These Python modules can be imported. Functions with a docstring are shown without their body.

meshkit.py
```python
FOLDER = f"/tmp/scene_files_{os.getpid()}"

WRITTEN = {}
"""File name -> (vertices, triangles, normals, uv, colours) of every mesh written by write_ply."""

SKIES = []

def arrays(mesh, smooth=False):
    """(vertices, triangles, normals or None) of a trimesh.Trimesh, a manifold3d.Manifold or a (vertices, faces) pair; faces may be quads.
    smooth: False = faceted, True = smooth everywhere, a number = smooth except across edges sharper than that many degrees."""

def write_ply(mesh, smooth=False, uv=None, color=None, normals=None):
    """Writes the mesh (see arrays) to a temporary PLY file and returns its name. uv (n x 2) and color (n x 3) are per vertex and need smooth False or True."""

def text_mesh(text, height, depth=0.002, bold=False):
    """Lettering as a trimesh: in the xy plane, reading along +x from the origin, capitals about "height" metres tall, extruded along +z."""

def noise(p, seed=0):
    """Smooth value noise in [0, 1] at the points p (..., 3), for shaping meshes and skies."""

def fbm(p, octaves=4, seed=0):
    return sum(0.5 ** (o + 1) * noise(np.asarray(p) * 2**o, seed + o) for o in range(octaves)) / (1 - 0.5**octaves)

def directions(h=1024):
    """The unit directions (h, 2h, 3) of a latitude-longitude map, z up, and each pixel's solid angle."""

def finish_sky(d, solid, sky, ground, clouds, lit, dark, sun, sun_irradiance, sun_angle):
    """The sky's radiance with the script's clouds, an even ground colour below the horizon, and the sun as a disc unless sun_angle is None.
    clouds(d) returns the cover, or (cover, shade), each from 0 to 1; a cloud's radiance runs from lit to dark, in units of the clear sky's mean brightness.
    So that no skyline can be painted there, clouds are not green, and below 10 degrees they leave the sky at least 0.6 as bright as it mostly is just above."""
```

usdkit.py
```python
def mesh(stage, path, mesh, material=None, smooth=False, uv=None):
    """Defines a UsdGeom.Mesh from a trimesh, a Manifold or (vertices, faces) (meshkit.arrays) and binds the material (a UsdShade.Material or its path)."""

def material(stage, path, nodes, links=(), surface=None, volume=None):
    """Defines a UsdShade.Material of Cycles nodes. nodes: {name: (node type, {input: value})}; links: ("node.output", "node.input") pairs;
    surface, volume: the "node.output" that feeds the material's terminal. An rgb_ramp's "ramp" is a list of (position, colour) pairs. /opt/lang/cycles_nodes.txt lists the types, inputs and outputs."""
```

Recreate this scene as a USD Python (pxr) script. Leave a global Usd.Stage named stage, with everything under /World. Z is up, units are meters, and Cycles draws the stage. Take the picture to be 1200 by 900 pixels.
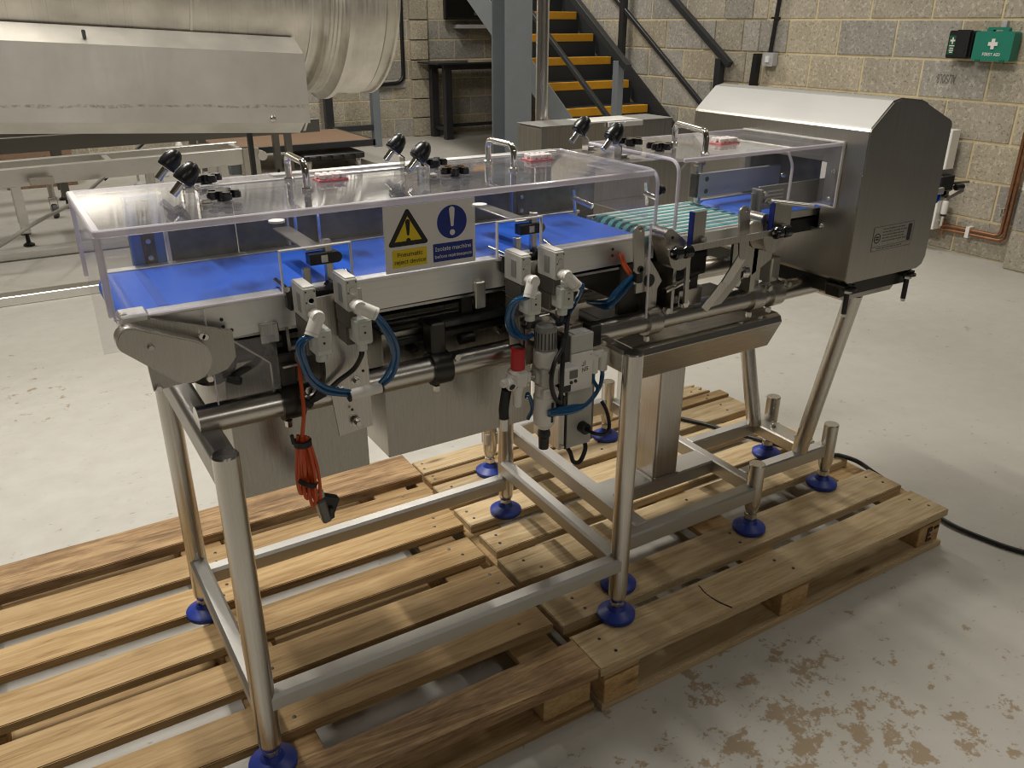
import math, random
import numpy as np
import trimesh
import usdkit, meshkit
from shapely.geometry import Polygon, Point, box as sbox, LineString
from shapely.ops import unary_union
from shapely import affinity
from pxr import Usd, UsdGeom, UsdLux, Gf, Sdf, Vt

stage = Usd.Stage.CreateInMemory()
UsdGeom.SetStageUpAxis(stage, 'Z')
UsdGeom.SetStageMetersPerUnit(stage, 1.0)
W = UsdGeom.Xform.Define(stage, '/World')
stage.SetDefaultPrim(W.GetPrim())
random.seed(7)

# ---------------------------------------------------------------- camera
EYE = (0.0, 0.0, 1.36)
RIGHT = np.array([0.85061166, -0.52578890, 0.00241548])
DOWN = np.array([-0.20987563, -0.34373791, -0.91531223])
FWD = np.array([0.48209130, 0.77806830, -0.40273775])
cam = UsdGeom.Camera.Define(stage, '/World/camera')
up = -DOWN; back = -FWD
cam.AddTransformOp().Set(Gf.Matrix4d(*RIGHT, 0, *up, 0, *back, 0, *EYE, 1))
cam.CreateHorizontalApertureAttr(36.0)
cam.CreateVerticalApertureAttr(27.0)
cam.CreateFocalLengthAttr(28.91580)
cam.CreateFStopAttr(0.0)
cam.CreateExposureAttr(-0.30)

# ---------------------------------------------------------------- lamps (ceiling mounted LED battens)
def lamp_light(name, x, y, z, lx, ly, power, color=(1.0, 0.96, 0.885)):
    l = UsdLux.RectLight.Define(stage, '/World/' + name)
    l.AddTranslateOp().Set(Gf.Vec3d(x, y, z))
    l.CreateWidthAttr(lx); l.CreateHeightAttr(ly)
    l.CreateIntensityAttr(power)
    l.CreateColorAttr(Gf.Vec3f(*color))
    return l
LAMPS = [
    ('lamp_light', 0.15, 2.7, 4.3, 0.12, 1.3, 270),
    ('lamp_light_001', -0.65, 2.7, 4.3, 0.12, 1.3, 170),
    ('lamp_light_006', 0.0, 4.3, 4.3, 0.12, 1.2, 70),
    ('lamp_light_002', 3.9, 3.4, 4.3, 0.12, 1.5, 100),
    ('lamp_light_007', 3.0, 0.7, 4.3, 0.12, 1.5, 50),
    ('lamp_light_003', -0.3, 7.6, 4.3, 0.25, 1.5, 75),
    ('lamp_light_004', 3.4, 7.6, 4.3, 0.25, 1.5, 120),
    ('lamp_light_005', -1.6, -4.6, 4.3, 1.5, 0.25, 36),
    ('lamp_light_008', 2.2, -4.8, 4.3, 1.5, 0.25, 36),
]
for a in LAMPS:
    lamp_light(*a)
dome = UsdLux.DomeLight.Define(stage, '/World/ambient_sky')
dome.CreateIntensityAttr(0.02)

# ---------------------------------------------------------------- materials
LOOKS = '/World/Looks'
UsdGeom.Scope.Define(stage, LOOKS)
M = {}
def mat(name, nodes, links=(), surface='p.BSDF', volume=None):
    M[name] = usdkit.material(stage, LOOKS + '/' + name, nodes, list(links), surface, volume)
    return M[name]

def plain(name, color, rough=0.5, metal=0.0, spec=0.5, coat=0.0, trans=0.0, vary=0.0, scale=30.0, bump=0.0, **kw):
    p = {'base_color': color, 'roughness': rough, 'metallic': metal, 'specular_ior_level': spec}
    if coat: p['coat_weight'] = coat
    if trans: p['transmission_weight'] = trans
    p.update(kw)
    nodes = {'p': ('principled_bsdf', p)}
    links = []
    if vary or bump:
        nodes['g'] = ('geometry', {})
        nodes['n'] = ('noise_texture', {'scale': scale, 'detail': 4.0, 'roughness': 0.6})
        links.append(('g.position', 'n.vector'))
    if vary:
        nodes['r'] = ('rgb_ramp', {'ramp': [(0.3, tuple(c * (1 - vary) for c in color)), (0.7, tuple(min(1, c * (1 + vary)) for c in color))]})
        links += [('n.fac', 'r.fac'), ('r.color', 'p.base_color')]
    if bump:
        nodes['b'] = ('bump', {'strength': bump, 'distance': 0.002})
        links += [('n.fac', 'b.height'), ('b.normal', 'p.normal')]
    return mat(name, nodes, links)

def steel(name, color=(0.60, 0.57, 0.52), rough=0.27, spread=0.03, grain=(4, 4, 400), blotch=0.07, bump=0.0):
    """Brushed stainless steel: grain is the noise frequency along x, y, z."""
    d = tuple(c * (1 - blotch) for c in color); l = tuple(min(1, c * (1 + blotch)) for c in color)
    return mat(name, {
        'g': ('geometry', {}),
        'm': ('mapping', {'scale': grain}),
        'n': ('noise_texture', {'scale': 1.0, 'detail': 3.0, 'roughness': 0.6}),
        'n2': ('noise_texture', {'scale': 5.0, 'detail': 3.0, 'roughness': 0.55}),
        'r': ('map_range', {'from_min': 0.3, 'from_max': 0.7, 'to_min': rough - spread, 'to_max': rough + spread, 'clamp': True}),
        'c': ('rgb_ramp', {'ramp': [(0.3, d), (0.7, l)]}),
        'b': ('bump', {'strength': bump, 'distance': 0.001}),
        'p': ('principled_bsdf', {'metallic': 1.0}),
    }, [('g.position', 'm.vector'), ('m.vector', 'n.vector'), ('g.position', 'n2.vector'), ('n.fac', 'r.value'), ('r.result', 'p.roughness'),
        ('n2.fac', 'c.fac'), ('c.color', 'p.base_color'), ('n.fac', 'b.height'), ('b.normal', 'p.normal')])

steel('steel_tube', rough=0.25, grain=(300, 300, 3))
steel('steel_along', rough=0.27, spread=0.015, grain=(3, 200, 200))
steel('steel_across', rough=0.27, spread=0.015, grain=(200, 3, 200))
steel('steel_plate', color=(0.56, 0.53, 0.48), rough=0.31, grain=(500, 500, 4))
steel('steel_housing', color=(0.55, 0.52, 0.465), rough=0.32, spread=0.012, grain=(600, 600, 4), blotch=0.04)
steel('steel_satin', color=(0.31, 0.305, 0.29), rough=0.52, grain=(30, 3, 30), blotch=0.05)
steel('steel_worn', color=(0.72, 0.70, 0.66), rough=0.45, grain=(120, 120, 3), blotch=0.10, bump=0.012)
steel('steel_drum', color=(0.66, 0.63, 0.57), rough=0.42, spread=0.10, grain=(110, 2, 2), blotch=0.16, bump=0.03)
steel('steel_matte', color=(0.50, 0.485, 0.455), rough=0.46, spread=0.02, grain=(30, 30, 30), blotch=0.05)
steel('steel_bin', color=(0.42, 0.40, 0.36), rough=0.30, grain=(500, 500, 4), blotch=0.05)
steel('aluminium', color=(0.80, 0.79, 0.76), rough=0.38, grain=(4, 300, 300), blotch=0.04)
plain('chrome', (0.80, 0.78, 0.74), 0.08, 1.0)
plain('bolt_steel', (0.62, 0.60, 0.56), 0.25, 1.0)
plain('black_plastic', (0.012, 0.012, 0.013), 0.35)
plain('black_rubber', (0.018, 0.018, 0.018), 0.6, vary=0.2)
plain('black_gloss', (0.010, 0.010, 0.011), 0.12, coat=0.5)
plain('dark_steel', (0.06, 0.057, 0.052), 0.35, 0.8)
plain('white_plastic', (0.80, 0.77, 0.71), 0.34, vary=0.05)
plain('grey_plastic', (0.55, 0.535, 0.48), 0.38, vary=0.05)
plain('pale_connector', (0.62, 0.635, 0.58), 0.28, vary=0.04)
plain('cap_grey', (0.27, 0.27, 0.25), 0.45)
plain('red_plastic', (0.55, 0.012, 0.015), 0.28)
plain('dark_red', (0.30, 0.02, 0.02), 0.4)
plain('foot_blue', (0.012, 0.035, 0.26), 0.42, vary=0.1)
plain('belt_blue', (0.020, 0.115, 0.60), 0.42, vary=0.06, scale=9.0)
plain('belt_teal', (0.10, 0.36, 0.37), 0.30, vary=0.05)
plain('teal_roller', (0.05, 0.20, 0.20), 0.35)
plain('bracket_blue', (0.05, 0.22, 0.62), 0.35)
plain('panel_dark', (0.052, 0.056, 0.053), 0.14, vary=0.05, scale=4)
plain('guide_grey', (0.40, 0.42, 0.44), 0.42)
plain('sign_white', (0.72, 0.69, 0.65), 0.35)
plain('sign_yellow', (0.72, 0.54, 0.012), 0.4)
plain('sign_black', (0.012, 0.010, 0.010), 0.4)
plain('sign_blue', (0.008, 0.022, 0.20), 0.4)
plain('orange_cable', (0.62, 0.09, 0.018), 0.4)
plain('hinge_white', (0.75, 0.66, 0.64), 0.4)
plain('hinge_red', (0.62, 0.16, 0.14), 0.4)
plain('paint_grey', (0.17, 0.19, 0.205), 0.42, vary=0.06, scale=8)
plain('paint_dark', (0.028, 0.030, 0.033), 0.42, vary=0.1, scale=8)
plain('paint_rail', (0.022, 0.024, 0.027), 0.35)
plain('nosing_yellow', (0.62, 0.30, 0.012), 0.6, vary=0.18, scale=120)
plain('enamel_white', (0.80, 0.78, 0.74), 0.3)
plain('switch_white', (0.75, 0.75, 0.74), 0.4)
plain('switch_grey', (0.42, 0.42, 0.42), 0.4)
plain('aid_green', (0.012, 0.19, 0.13), 0.4)
plain('aid_dark_green', (0.010, 0.10, 0.045), 0.4)
plain('copper', (0.34, 0.17, 0.095), 0.42, 1.0, vary=0.2)
plain('chipboard', (0.26, 0.165, 0.105), 0.7, vary=0.15, scale=40)
plain('cardboard', (0.74, 0.66, 0.48), 0.8, vary=0.08)
plain('cable_black', (0.012, 0.012, 0.012), 0.4)
plain('cable_grey', (0.30, 0.28, 0.25), 0.5)
plain('screen_black', (0.008, 0.008, 0.009), 0.15)
plain('ink', (0.03, 0.03, 0.03), 0.6)
plain('label_grey', (0.16, 0.15, 0.135), 0.35, 0.6)
plain('caster_rubber', (0.10, 0.10, 0.10), 0.6)
plain('ceiling_paint', (0.22, 0.21, 0.19), 0.8)
plain('far_wall', (0.17, 0.155, 0.135), 0.9, vary=0.1, scale=3)
plain('stamp', (0.06, 0.035, 0.02), 0.9)
plain('knot', (0.10, 0.045, 0.02), 0.7)
mat('lamp_glow', {'e': ('emission', {'color': (1, 0.95, 0.85), 'strength': 6.0})}, [], 'e.emission')

# blue polyurethane air hose: clear blue wall with pale streaks
mat('hose_blue', {'p': ('principled_bsdf', {'base_color': (0.012, 0.085, 0.21), 'roughness': 0.12, 'coat_weight': 0.6})})

# clear guard sheet: passes light, reflects at a slant, with a faint haze of fine scratches
mat('acrylic', {
    'g': ('geometry', {}),
    'ior': ('map_range', {'from_min': 0, 'from_max': 1, 'to_min': 1.49, 'to_max': 1 / 1.49}),
    'fr': ('fresnel', {}),
    't': ('transparent_bsdf', {'color': (0.975, 0.972, 0.978)}),
    's': ('glossy_bsdf', {'color': (1, 1, 1), 'roughness': 0.03}),
    'd': ('diffuse_bsdf', {'color': (0.72, 0.70, 0.72)}),
    'n': ('noise_texture', {'scale': 14.0, 'detail': 5.0, 'roughness': 0.7}),
    'h': ('map_range', {'from_min': 0.35, 'from_max': 0.8, 'to_min': 0.02, 'to_max': 0.11, 'clamp': True}),
    'm1': ('mix_closure', {}),
    'm2': ('mix_closure', {}),
}, [('g.backfacing', 'ior.value'), ('ior.result', 'fr.IOR'), ('fr.fac', 'm1.fac'), ('t.BSDF', 'm1.closure1'), ('s.BSDF', 'm1.closure2'),
    ('g.position', 'n.vector'), ('n.fac', 'h.value'), ('h.result', 'm2.fac'), ('m1.closure', 'm2.closure1'), ('d.BSDF', 'm2.closure2')], 'm2.closure')
# sawn edge of the sheet: milky with a lilac cast
mat('acrylic_edge', {
    't': ('transparent_bsdf', {'color': (0.95, 0.92, 0.97)}),
    'p': ('principled_bsdf', {'base_color': (0.86, 0.82, 0.87), 'roughness': 0.12, 'coat_weight': 0.5}),
    'm': ('mix_closure', {'fac': 0.66}),
}, [('t.BSDF', 'm.closure1'), ('p.BSDF', 'm.closure2')], 'm.closure')

def wood(name, pale, mid, dark, fx=5.0, seed=0.0, stain=0.0):
    """Sawn softwood: grain along x, broad tone bands, scattered stain."""
    nodes = {
        'g': ('geometry', {}),
        'm': ('mapping', {'scale': (fx, 75, 110), 'location': (seed, seed * 3.1, seed * 1.7)}),
        'n': ('noise_texture', {'scale': 1.0, 'detail': 5.0, 'roughness': 0.65, 'distortion': 1.0}),
        'm2': ('mapping', {'scale': (1.5, 9, 9), 'location': (seed, -seed, seed * 2.7)}),
        'n2': ('noise_texture', {'scale': 1.6, 'detail': 3.0, 'roughness': 0.5, 'distortion': 1.2}),
        'mx': ('mix_float', {'fac': 0.36}),
        'r': ('rgb_ramp', {'ramp': [(0.33, dark), (0.47, mid), (0.60, pale)]}),
        'm3': ('mapping', {'scale': (5, 16, 16), 'location': (seed * 5, 2, 1)}),
        'n3': ('noise_texture', {'scale': 1.0, 'detail': 4.0, 'roughness': 0.7}),
        's': ('map_range', {'from_min': 0.60 - stain * 0.15, 'from_max': 0.74, 'to_min': 0.0, 'to_max': 0.35 + stain * 0.5, 'clamp': True}),
        'km': ('mapping', {'scale': (2.2, 9.0, 9.0), 'location': (seed * 3, seed, seed * 2)}),
        'kv': ('voronoi_texture', {'scale': 1.0, 'dimensions': '3D'}),
        'kr': ('map_range', {'from_min': 0.03, 'from_max': 0.10, 'to_min': 0.75, 'to_max': 0.0, 'clamp': True}),
        'mk': ('mix_color', {'b': (0.075, 0.036, 0.015)}),
        'o': ('object_info', {}),
        'ov': ('map_range', {'from_min': 0, 'from_max': 1, 'to_min': 0.80, 'to_max': 1.12}),
        'hs': ('hsv', {'hue': 0.5, 'saturation': 1.0}),
        'mc': ('mix_color', {'b': (0.10, 0.06, 0.032)}),
        'b': ('bump', {'strength': 0.25, 'distance': 0.002}),
        'p': ('principled_bsdf', {'roughness': 0.72, 'specular_ior_level': 0.25}),
    }
    links = [('g.position', 'm.vector'), ('m.vector', 'n.vector'), ('g.position', 'm2.vector'), ('m2.vector', 'n2.vector'), ('n.fac', 'mx.a'), ('n2.fac', 'mx.b'), ('mx.result', 'r.fac'),
             ('g.position', 'm3.vector'), ('m3.vector', 'n3.vector'), ('n3.fac', 's.value'), ('o.random', 'ov.value'), ('ov.result', 'hs.value'), ('r.color', 'hs.color'), ('hs.color', 'mc.a'), ('s.result', 'mc.fac'),
             ('g.position', 'km.vector'), ('km.vector', 'kv.vector'), ('kv.distance', 'kr.value'), ('mc.result', 'mk.a'), ('kr.result', 'mk.fac'), ('mk.result', 'p.base_color'), ('n.fac', 'b.height'), ('b.normal', 'p.normal')]
    return mat(name, nodes, links)
wood('pine_warm', (0.48, 0.335, 0.17), (0.385, 0.25, 0.115), (0.22, 0.13, 0.055), seed=1.3)
wood('pine_pale', (0.60, 0.465, 0.285), (0.50, 0.37, 0.205), (0.33, 0.215, 0.105), seed=4.1)
wood('pine_brown', (0.36, 0.235, 0.11), (0.27, 0.165, 0.072), (0.14, 0.08, 0.035), seed=7.7, stain=0.3)
wood('pine_weathered', (0.46, 0.31, 0.16), (0.31, 0.19, 0.095), (0.10, 0.06, 0.03), fx=6.0, seed=9.2, stain=1.0)
wood('pine_block', (0.52, 0.35, 0.17), (0.42, 0.26, 0.11), (0.26, 0.14, 0.06), fx=40.0, seed=2.9)

# painted concrete floor with scuffs and worn brown patches
mat('floor_paint', {
    'g': ('geometry', {}),
    'n1': ('noise_texture', {'scale': 0.55, 'detail': 4.0, 'roughness': 0.55}),
    'c1': ('rgb_ramp', {'ramp': [(0.25, (0.40, 0.38, 0.335)), (0.5, (0.47, 0.45, 0.405)), (0.75, (0.52, 0.50, 0.455))]}),
    'n2': ('noise_texture', {'scale': 9.0, 'detail': 7.0, 'roughness': 0.62}),
    'c2': ('map_range', {'from_min': 0.3, 'from_max': 0.75, 'to_min': 0.0, 'to_max': 0.55, 'clamp': True}),
    'mA': ('mix_color', {'b': (0.385, 0.36, 0.315)}),
    # worn patches: a fine noise gated by a slow one
    'n3': ('noise_texture', {'scale': 13.0, 'detail': 9.0, 'roughness': 0.74}),
    'n4': ('noise_texture', {'scale': 0.9, 'detail': 2.0}),
    'sx': ('separate_xyz', {}),
    'dv': ('vector_math', {'math_type': 'distance', 'vector2': (1.25, 0.66, 0.0)}),
    'dm': ('map_range', {'from_min': 0.10, 'from_max': 0.85, 'to_min': 0.125, 'to_max': 0.0, 'clamp': True}),
    'dv2': ('vector_math', {'math_type': 'distance', 'vector2': (-0.25, 3.55, 0.0)}),
    'dm2': ('map_range', {'from_min': 0.1, 'from_max': 0.6, 'to_min': 0.085, 'to_max': 0.0, 'clamp': True}),
    'a1': ('math', {'math_type': 'add'}),
    'a2': ('math', {'math_type': 'add'}),
    'w4': ('map_range', {'from_min': 0.45, 'from_max': 0.75, 'to_min': -0.02, 'to_max': 0.04}),
    'a3': ('math', {'math_type': 'add'}),
    'wm': ('map_range', {'from_min': 0.635, 'from_max': 0.660, 'to_min': 0.0, 'to_max': 0.85, 'clamp': True}),
    'mB': ('mix_color', {'b': (0.26, 0.185, 0.105)}),
    # dark pin marks and scuffs
    'n5': ('noise_texture', {'scale': 26.0, 'detail': 3.0, 'roughness': 0.6}),
    'n5m': ('mapping', {'scale': (1.0, 2.2, 1.0), 'rotation': (0, 0, 0.5)}),
    'sm': ('map_range', {'from_min': 0.66, 'from_max': 0.72, 'to_min': 0.0, 'to_max': 0.55, 'clamp': True}),
    'mC': ('mix_color', {'b': (0.17, 0.15, 0.13)}),
    # pale scratches
    'n6m': ('mapping', {'scale': (1.2, 22.0, 1.0), 'rotation': (0, 0, 0.35)}),
    'n6': ('noise_texture', {'scale': 1.6, 'detail': 4.0, 'roughness': 0.6, 'distortion': 0.8}),
    'lm': ('map_range', {'from_min': 0.70, 'from_max': 0.78, 'to_min': 0.0, 'to_max': 0.45, 'clamp': True}),
    'mD': ('mix_color', {'b': (0.66, 0.63, 0.57)}),
    'ro': ('map_range', {'from_min': 0.3, 'from_max': 0.7, 'to_min': 0.38, 'to_max': 0.62}),
    'b': ('bump', {'strength': 0.12, 'distance': 0.002}),
    'p': ('principled_bsdf', {'specular_ior_level': 0.4}),
}, [('g.position', 'n1.vector'), ('n1.fac', 'c1.fac'), ('g.position', 'n2.vector'), ('n2.fac', 'c2.value'), ('c1.color', 'mA.a'), ('c2.result', 'mA.fac'),
    ('g.position', 'n3.vector'), ('g.position', 'n4.vector'), ('g.position', 'dv.vector1'), ('dv.value', 'dm.value'), ('g.position', 'dv2.vector1'), ('dv2.value', 'dm2.value'),
    ('n3.fac', 'a1.value1'), ('dm.result', 'a1.value2'), ('a1.value', 'a2.value1'), ('dm2.result', 'a2.value2'), ('n4.fac', 'w4.value'), ('a2.value', 'a3.value1'), ('w4.result', 'a3.value2'),
    ('a3.value', 'wm.value'), ('wm.result', 'mB.fac'), ('mA.result', 'mB.a'),
    ('g.position', 'n5m.vector'), ('n5m.vector', 'n5.vector'), ('n5.fac', 'sm.value'), ('sm.result', 'mC.fac'), ('mB.result', 'mC.a'),
    ('g.position', 'n6m.vector'), ('n6m.vector', 'n6.vector'), ('n6.fac', 'lm.value'), ('lm.result', 'mD.fac'), ('mC.result', 'mD.a'),
    ('mD.result', 'p.base_color'), ('n2.fac', 'ro.value'), ('ro.result', 'p.roughness'), ('n2.fac', 'b.height'), ('b.normal', 'p.normal')])

def blockwork(name, base, speck=(0.16, 0.14, 0.11)):
    d = tuple(c * 0.84 for c in base); l = tuple(c * 1.12 for c in base)
    mat(name, {
        'g': ('geometry', {}),
        'n': ('noise_texture', {'scale': 3.0, 'detail': 5.0, 'roughness': 0.6}),
        'r': ('rgb_ramp', {'ramp': [(0.3, d), (0.7, l)]}),
        'v': ('noise_texture', {'scale': 55.0, 'detail': 4.0, 'roughness': 0.7}),
        'vm': ('map_range', {'from_min': 0.55, 'from_max': 0.66, 'to_min': 0.0, 'to_max': 0.85, 'clamp': True}),
        'v2': ('noise_texture', {'scale': 42.0, 'detail': 4.0, 'roughness': 0.7}),
        'v2m': ('map_range', {'from_min': 0.53, 'from_max': 0.62, 'to_min': 0.0, 'to_max': 0.6, 'clamp': True}),
        'mp': ('mapping', {'location': (5, 3, 1)}),
        'mx': ('mix_color', {'b': speck}),
        'my': ('mix_color', {'b': tuple(min(1, c * 1.6) for c in base)}),
        'o': ('object_info', {}),
        'ov': ('map_range', {'from_min': 0, 'from_max': 1, 'to_min': 0.86, 'to_max': 1.12}),
        'hs': ('hsv', {}),
        'b': ('bump', {'strength': 0.6, 'distance': 0.004}),
        'p': ('principled_bsdf', {'roughness': 0.95, 'specular_ior_level': 0.1}),
    }, [('g.position', 'n.vector'), ('n.fac', 'r.fac'), ('g.position', 'v.vector'), ('v.fac', 'vm.value'), ('g.position', 'mp.vector'), ('mp.vector', 'v2.vector'), ('v2.fac', 'v2m.value'),
        ('r.color', 'my.a'), ('v2m.result', 'my.fac'), ('my.result', 'mx.a'), ('vm.result', 'mx.fac'), ('o.random', 'ov.value'), ('ov.result', 'hs.value'), ('mx.result', 'hs.color'), ('hs.color', 'p.base_color'),
        ('v.fac', 'b.height'), ('b.normal', 'p.normal')])
blockwork('block_grey', (0.345, 0.325, 0.285))
blockwork('block_tan', (0.385, 0.345, 0.275))
blockwork('block_buff', (0.42, 0.37, 0.28))
blockwork('block_pale', (0.58, 0.56, 0.51))
plain('mortar', (0.62, 0.515, 0.315), 0.95, vary=0.12, scale=20, bump=0.2)
plain('stamp_grey', (0.13, 0.12, 0.105), 0.9)

# trough sheet: scratched steel with one long dirty scuff line
mat('steel_trough', {
    'g': ('geometry', {}), 'm': ('mapping', {'scale': (120, 120, 3)}), 'n': ('noise_texture', {'scale': 1.0, 'detail': 3.0}),
    'n2': ('noise_texture', {'scale': 3.0, 'detail': 5.0, 'roughness': 0.6}),
    'c': ('rgb_ramp', {'ramp': [(0.3, (0.62, 0.60, 0.56)), (0.7, (0.76, 0.74, 0.70))]}),
    'r': ('map_range', {'from_min': 0.3, 'from_max': 0.7, 'to_min': 0.46, 'to_max': 0.50, 'clamp': True}),
    'sx': ('separate_xyz', {}), 'k': ('math', {'math_type': 'multiply_add', 'value2': 0.045}),
    'n3m': ('mapping', {'scale': (2.0, 2.0, 14.0)}), 'n3': ('noise_texture', {'scale': 2.2, 'detail': 6.0, 'roughness': 0.7}),
    'k2': ('math', {'math_type': 'multiply_add', 'value2': 0.05}),
    'd': ('math', {'math_type': 'compare', 'value2': 1.0, 'value3': 0.007}),
    'n4': ('noise_texture', {'scale': 34.0, 'detail': 4.0, 'roughness': 0.7}),
    'n4r': ('map_range', {'from_min': 0.42, 'from_max': 0.62, 'to_min': 0.0, 'to_max': 0.5, 'clamp': True}),
    'mm': ('math', {'math_type': 'multiply'}),
    'mx': ('mix_color', {'b': (0.13, 0.115, 0.095)}),
    'p': ('principled_bsdf', {'metallic': 1.0}),
}, [('g.position', 'm.vector'), ('m.vector', 'n.vector'), ('g.position', 'n2.vector'), ('n2.fac', 'c.fac'), ('n.fac', 'r.value'), ('r.result', 'p.roughness'),
    ('g.position', 'sx.vector'), ('sx.x', 'k.value1'), ('sx.z', 'k.value3'), ('g.position', 'n3m.vector'), ('n3m.vector', 'n3.vector'), ('n3.fac', 'k2.value1'), ('k.value', 'k2.value3'), ('k2.value', 'd.value1'),
    ('g.position', 'n4.vector'), ('n4.fac', 'n4r.value'), ('n4r.result', 'mm.value1'), ('d.value', 'mm.value2'), ('mm.value', 'mx.fac'), ('c.color', 'mx.a'), ('mx.result', 'p.base_color')])
plain('black_dome', (0.012, 0.012, 0.012), 0.28)
steel('steel_bright', color=(0.78, 0.76, 0.72), rough=0.22, grain=(300, 300, 3), blotch=0.03)
plain('belt_blue_dark', (0.014, 0.085, 0.46), 0.45)

# ---------------------------------------------------------------- mesh helpers: everything is a (vertices, triangles) pair
def join(*ms):
    vs, fs, n = [], [], 0
    for m in ms:
        if m is None: continue
        if isinstance(m, list): m = join(*m)
        v, f = m
        vs.append(np.asarray(v, float)); fs.append(np.asarray(f, int) + n); n += len(v)
    return np.vstack(vs), np.vstack(fs)

def _box_template():
    s = np.array([(x, y, z) for x in (-1, 1) for y in (-1, 1) for z in (-1, 1)], float)
    pts = []
    for c in s:
        for k in range(3):
            pts.append((c, k))
    h = trimesh.convex.convex_hull(np.array([c - 0.2 * np.eye(3)[k] * 0 - np.array([0.1 if j != k else 0 for j in range(3)]) * c for c, k in pts]))
    ref = np.array([c - np.array([0.1 if j != k else 0 for j in range(3)]) * c for c, k in pts])
    idx = np.array([np.argmin(((ref - v) ** 2).sum(1)) for v in h.vertices])
    f = idx[h.faces]
    C = np.array([c for c, k in pts]); I = np.array([[0.0 if j == k else 1.0 for j in range(3)] for c, k in pts])
    return C, I, f
_BC, _BI, _BF = _box_template()

def box(x0, x1, y0, y1, z0, z1, b=0.0015):
    lo = np.array([min(x0, x1), min(y0, y1), min(z0, z1)]); hi = np.array([max(x0, x1), max(y0, y1), max(z0, z1)])
    c, h = (lo + hi) / 2, (hi - lo) / 2
    b = min(b, 0.45 * h.min())
    return c + _BC * h - _BC * _BI * b, _BF.copy()

def frame_of(d, upv=(0, 0, 1)):
    d = np.asarray(d, float); d = d / np.linalg.norm(d)
    u = np.asarray(upv, float)
    if abs(d @ u) > 0.98: u = np.array([1.0, 0, 0]) if abs(d[0]) < 0.9 else np.array([0, 1.0, 0])
    s = np.cross(d, u); s /= np.linalg.norm(s)
    return d, s, np.cross(s, d)

def bar(p0, p1, w, h, b=0.002, upv=(0, 0, 1)):
    """Rectangular bar from p0 to p1: w sideways, h along up."""
    p0, p1 = np.asarray(p0, float), np.asarray(p1, float)
    L = np.linalg.norm(p1 - p0); d, s, u = frame_of(p1 - p0, upv)
    v, f = box(-L / 2, L / 2, -w / 2, w / 2, -h / 2, h / 2, b)
    return (p0 + p1) / 2 + v[:, :1] * d + v[:, 1:2] * s * -1 + v[:, 2:] * u, f

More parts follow.
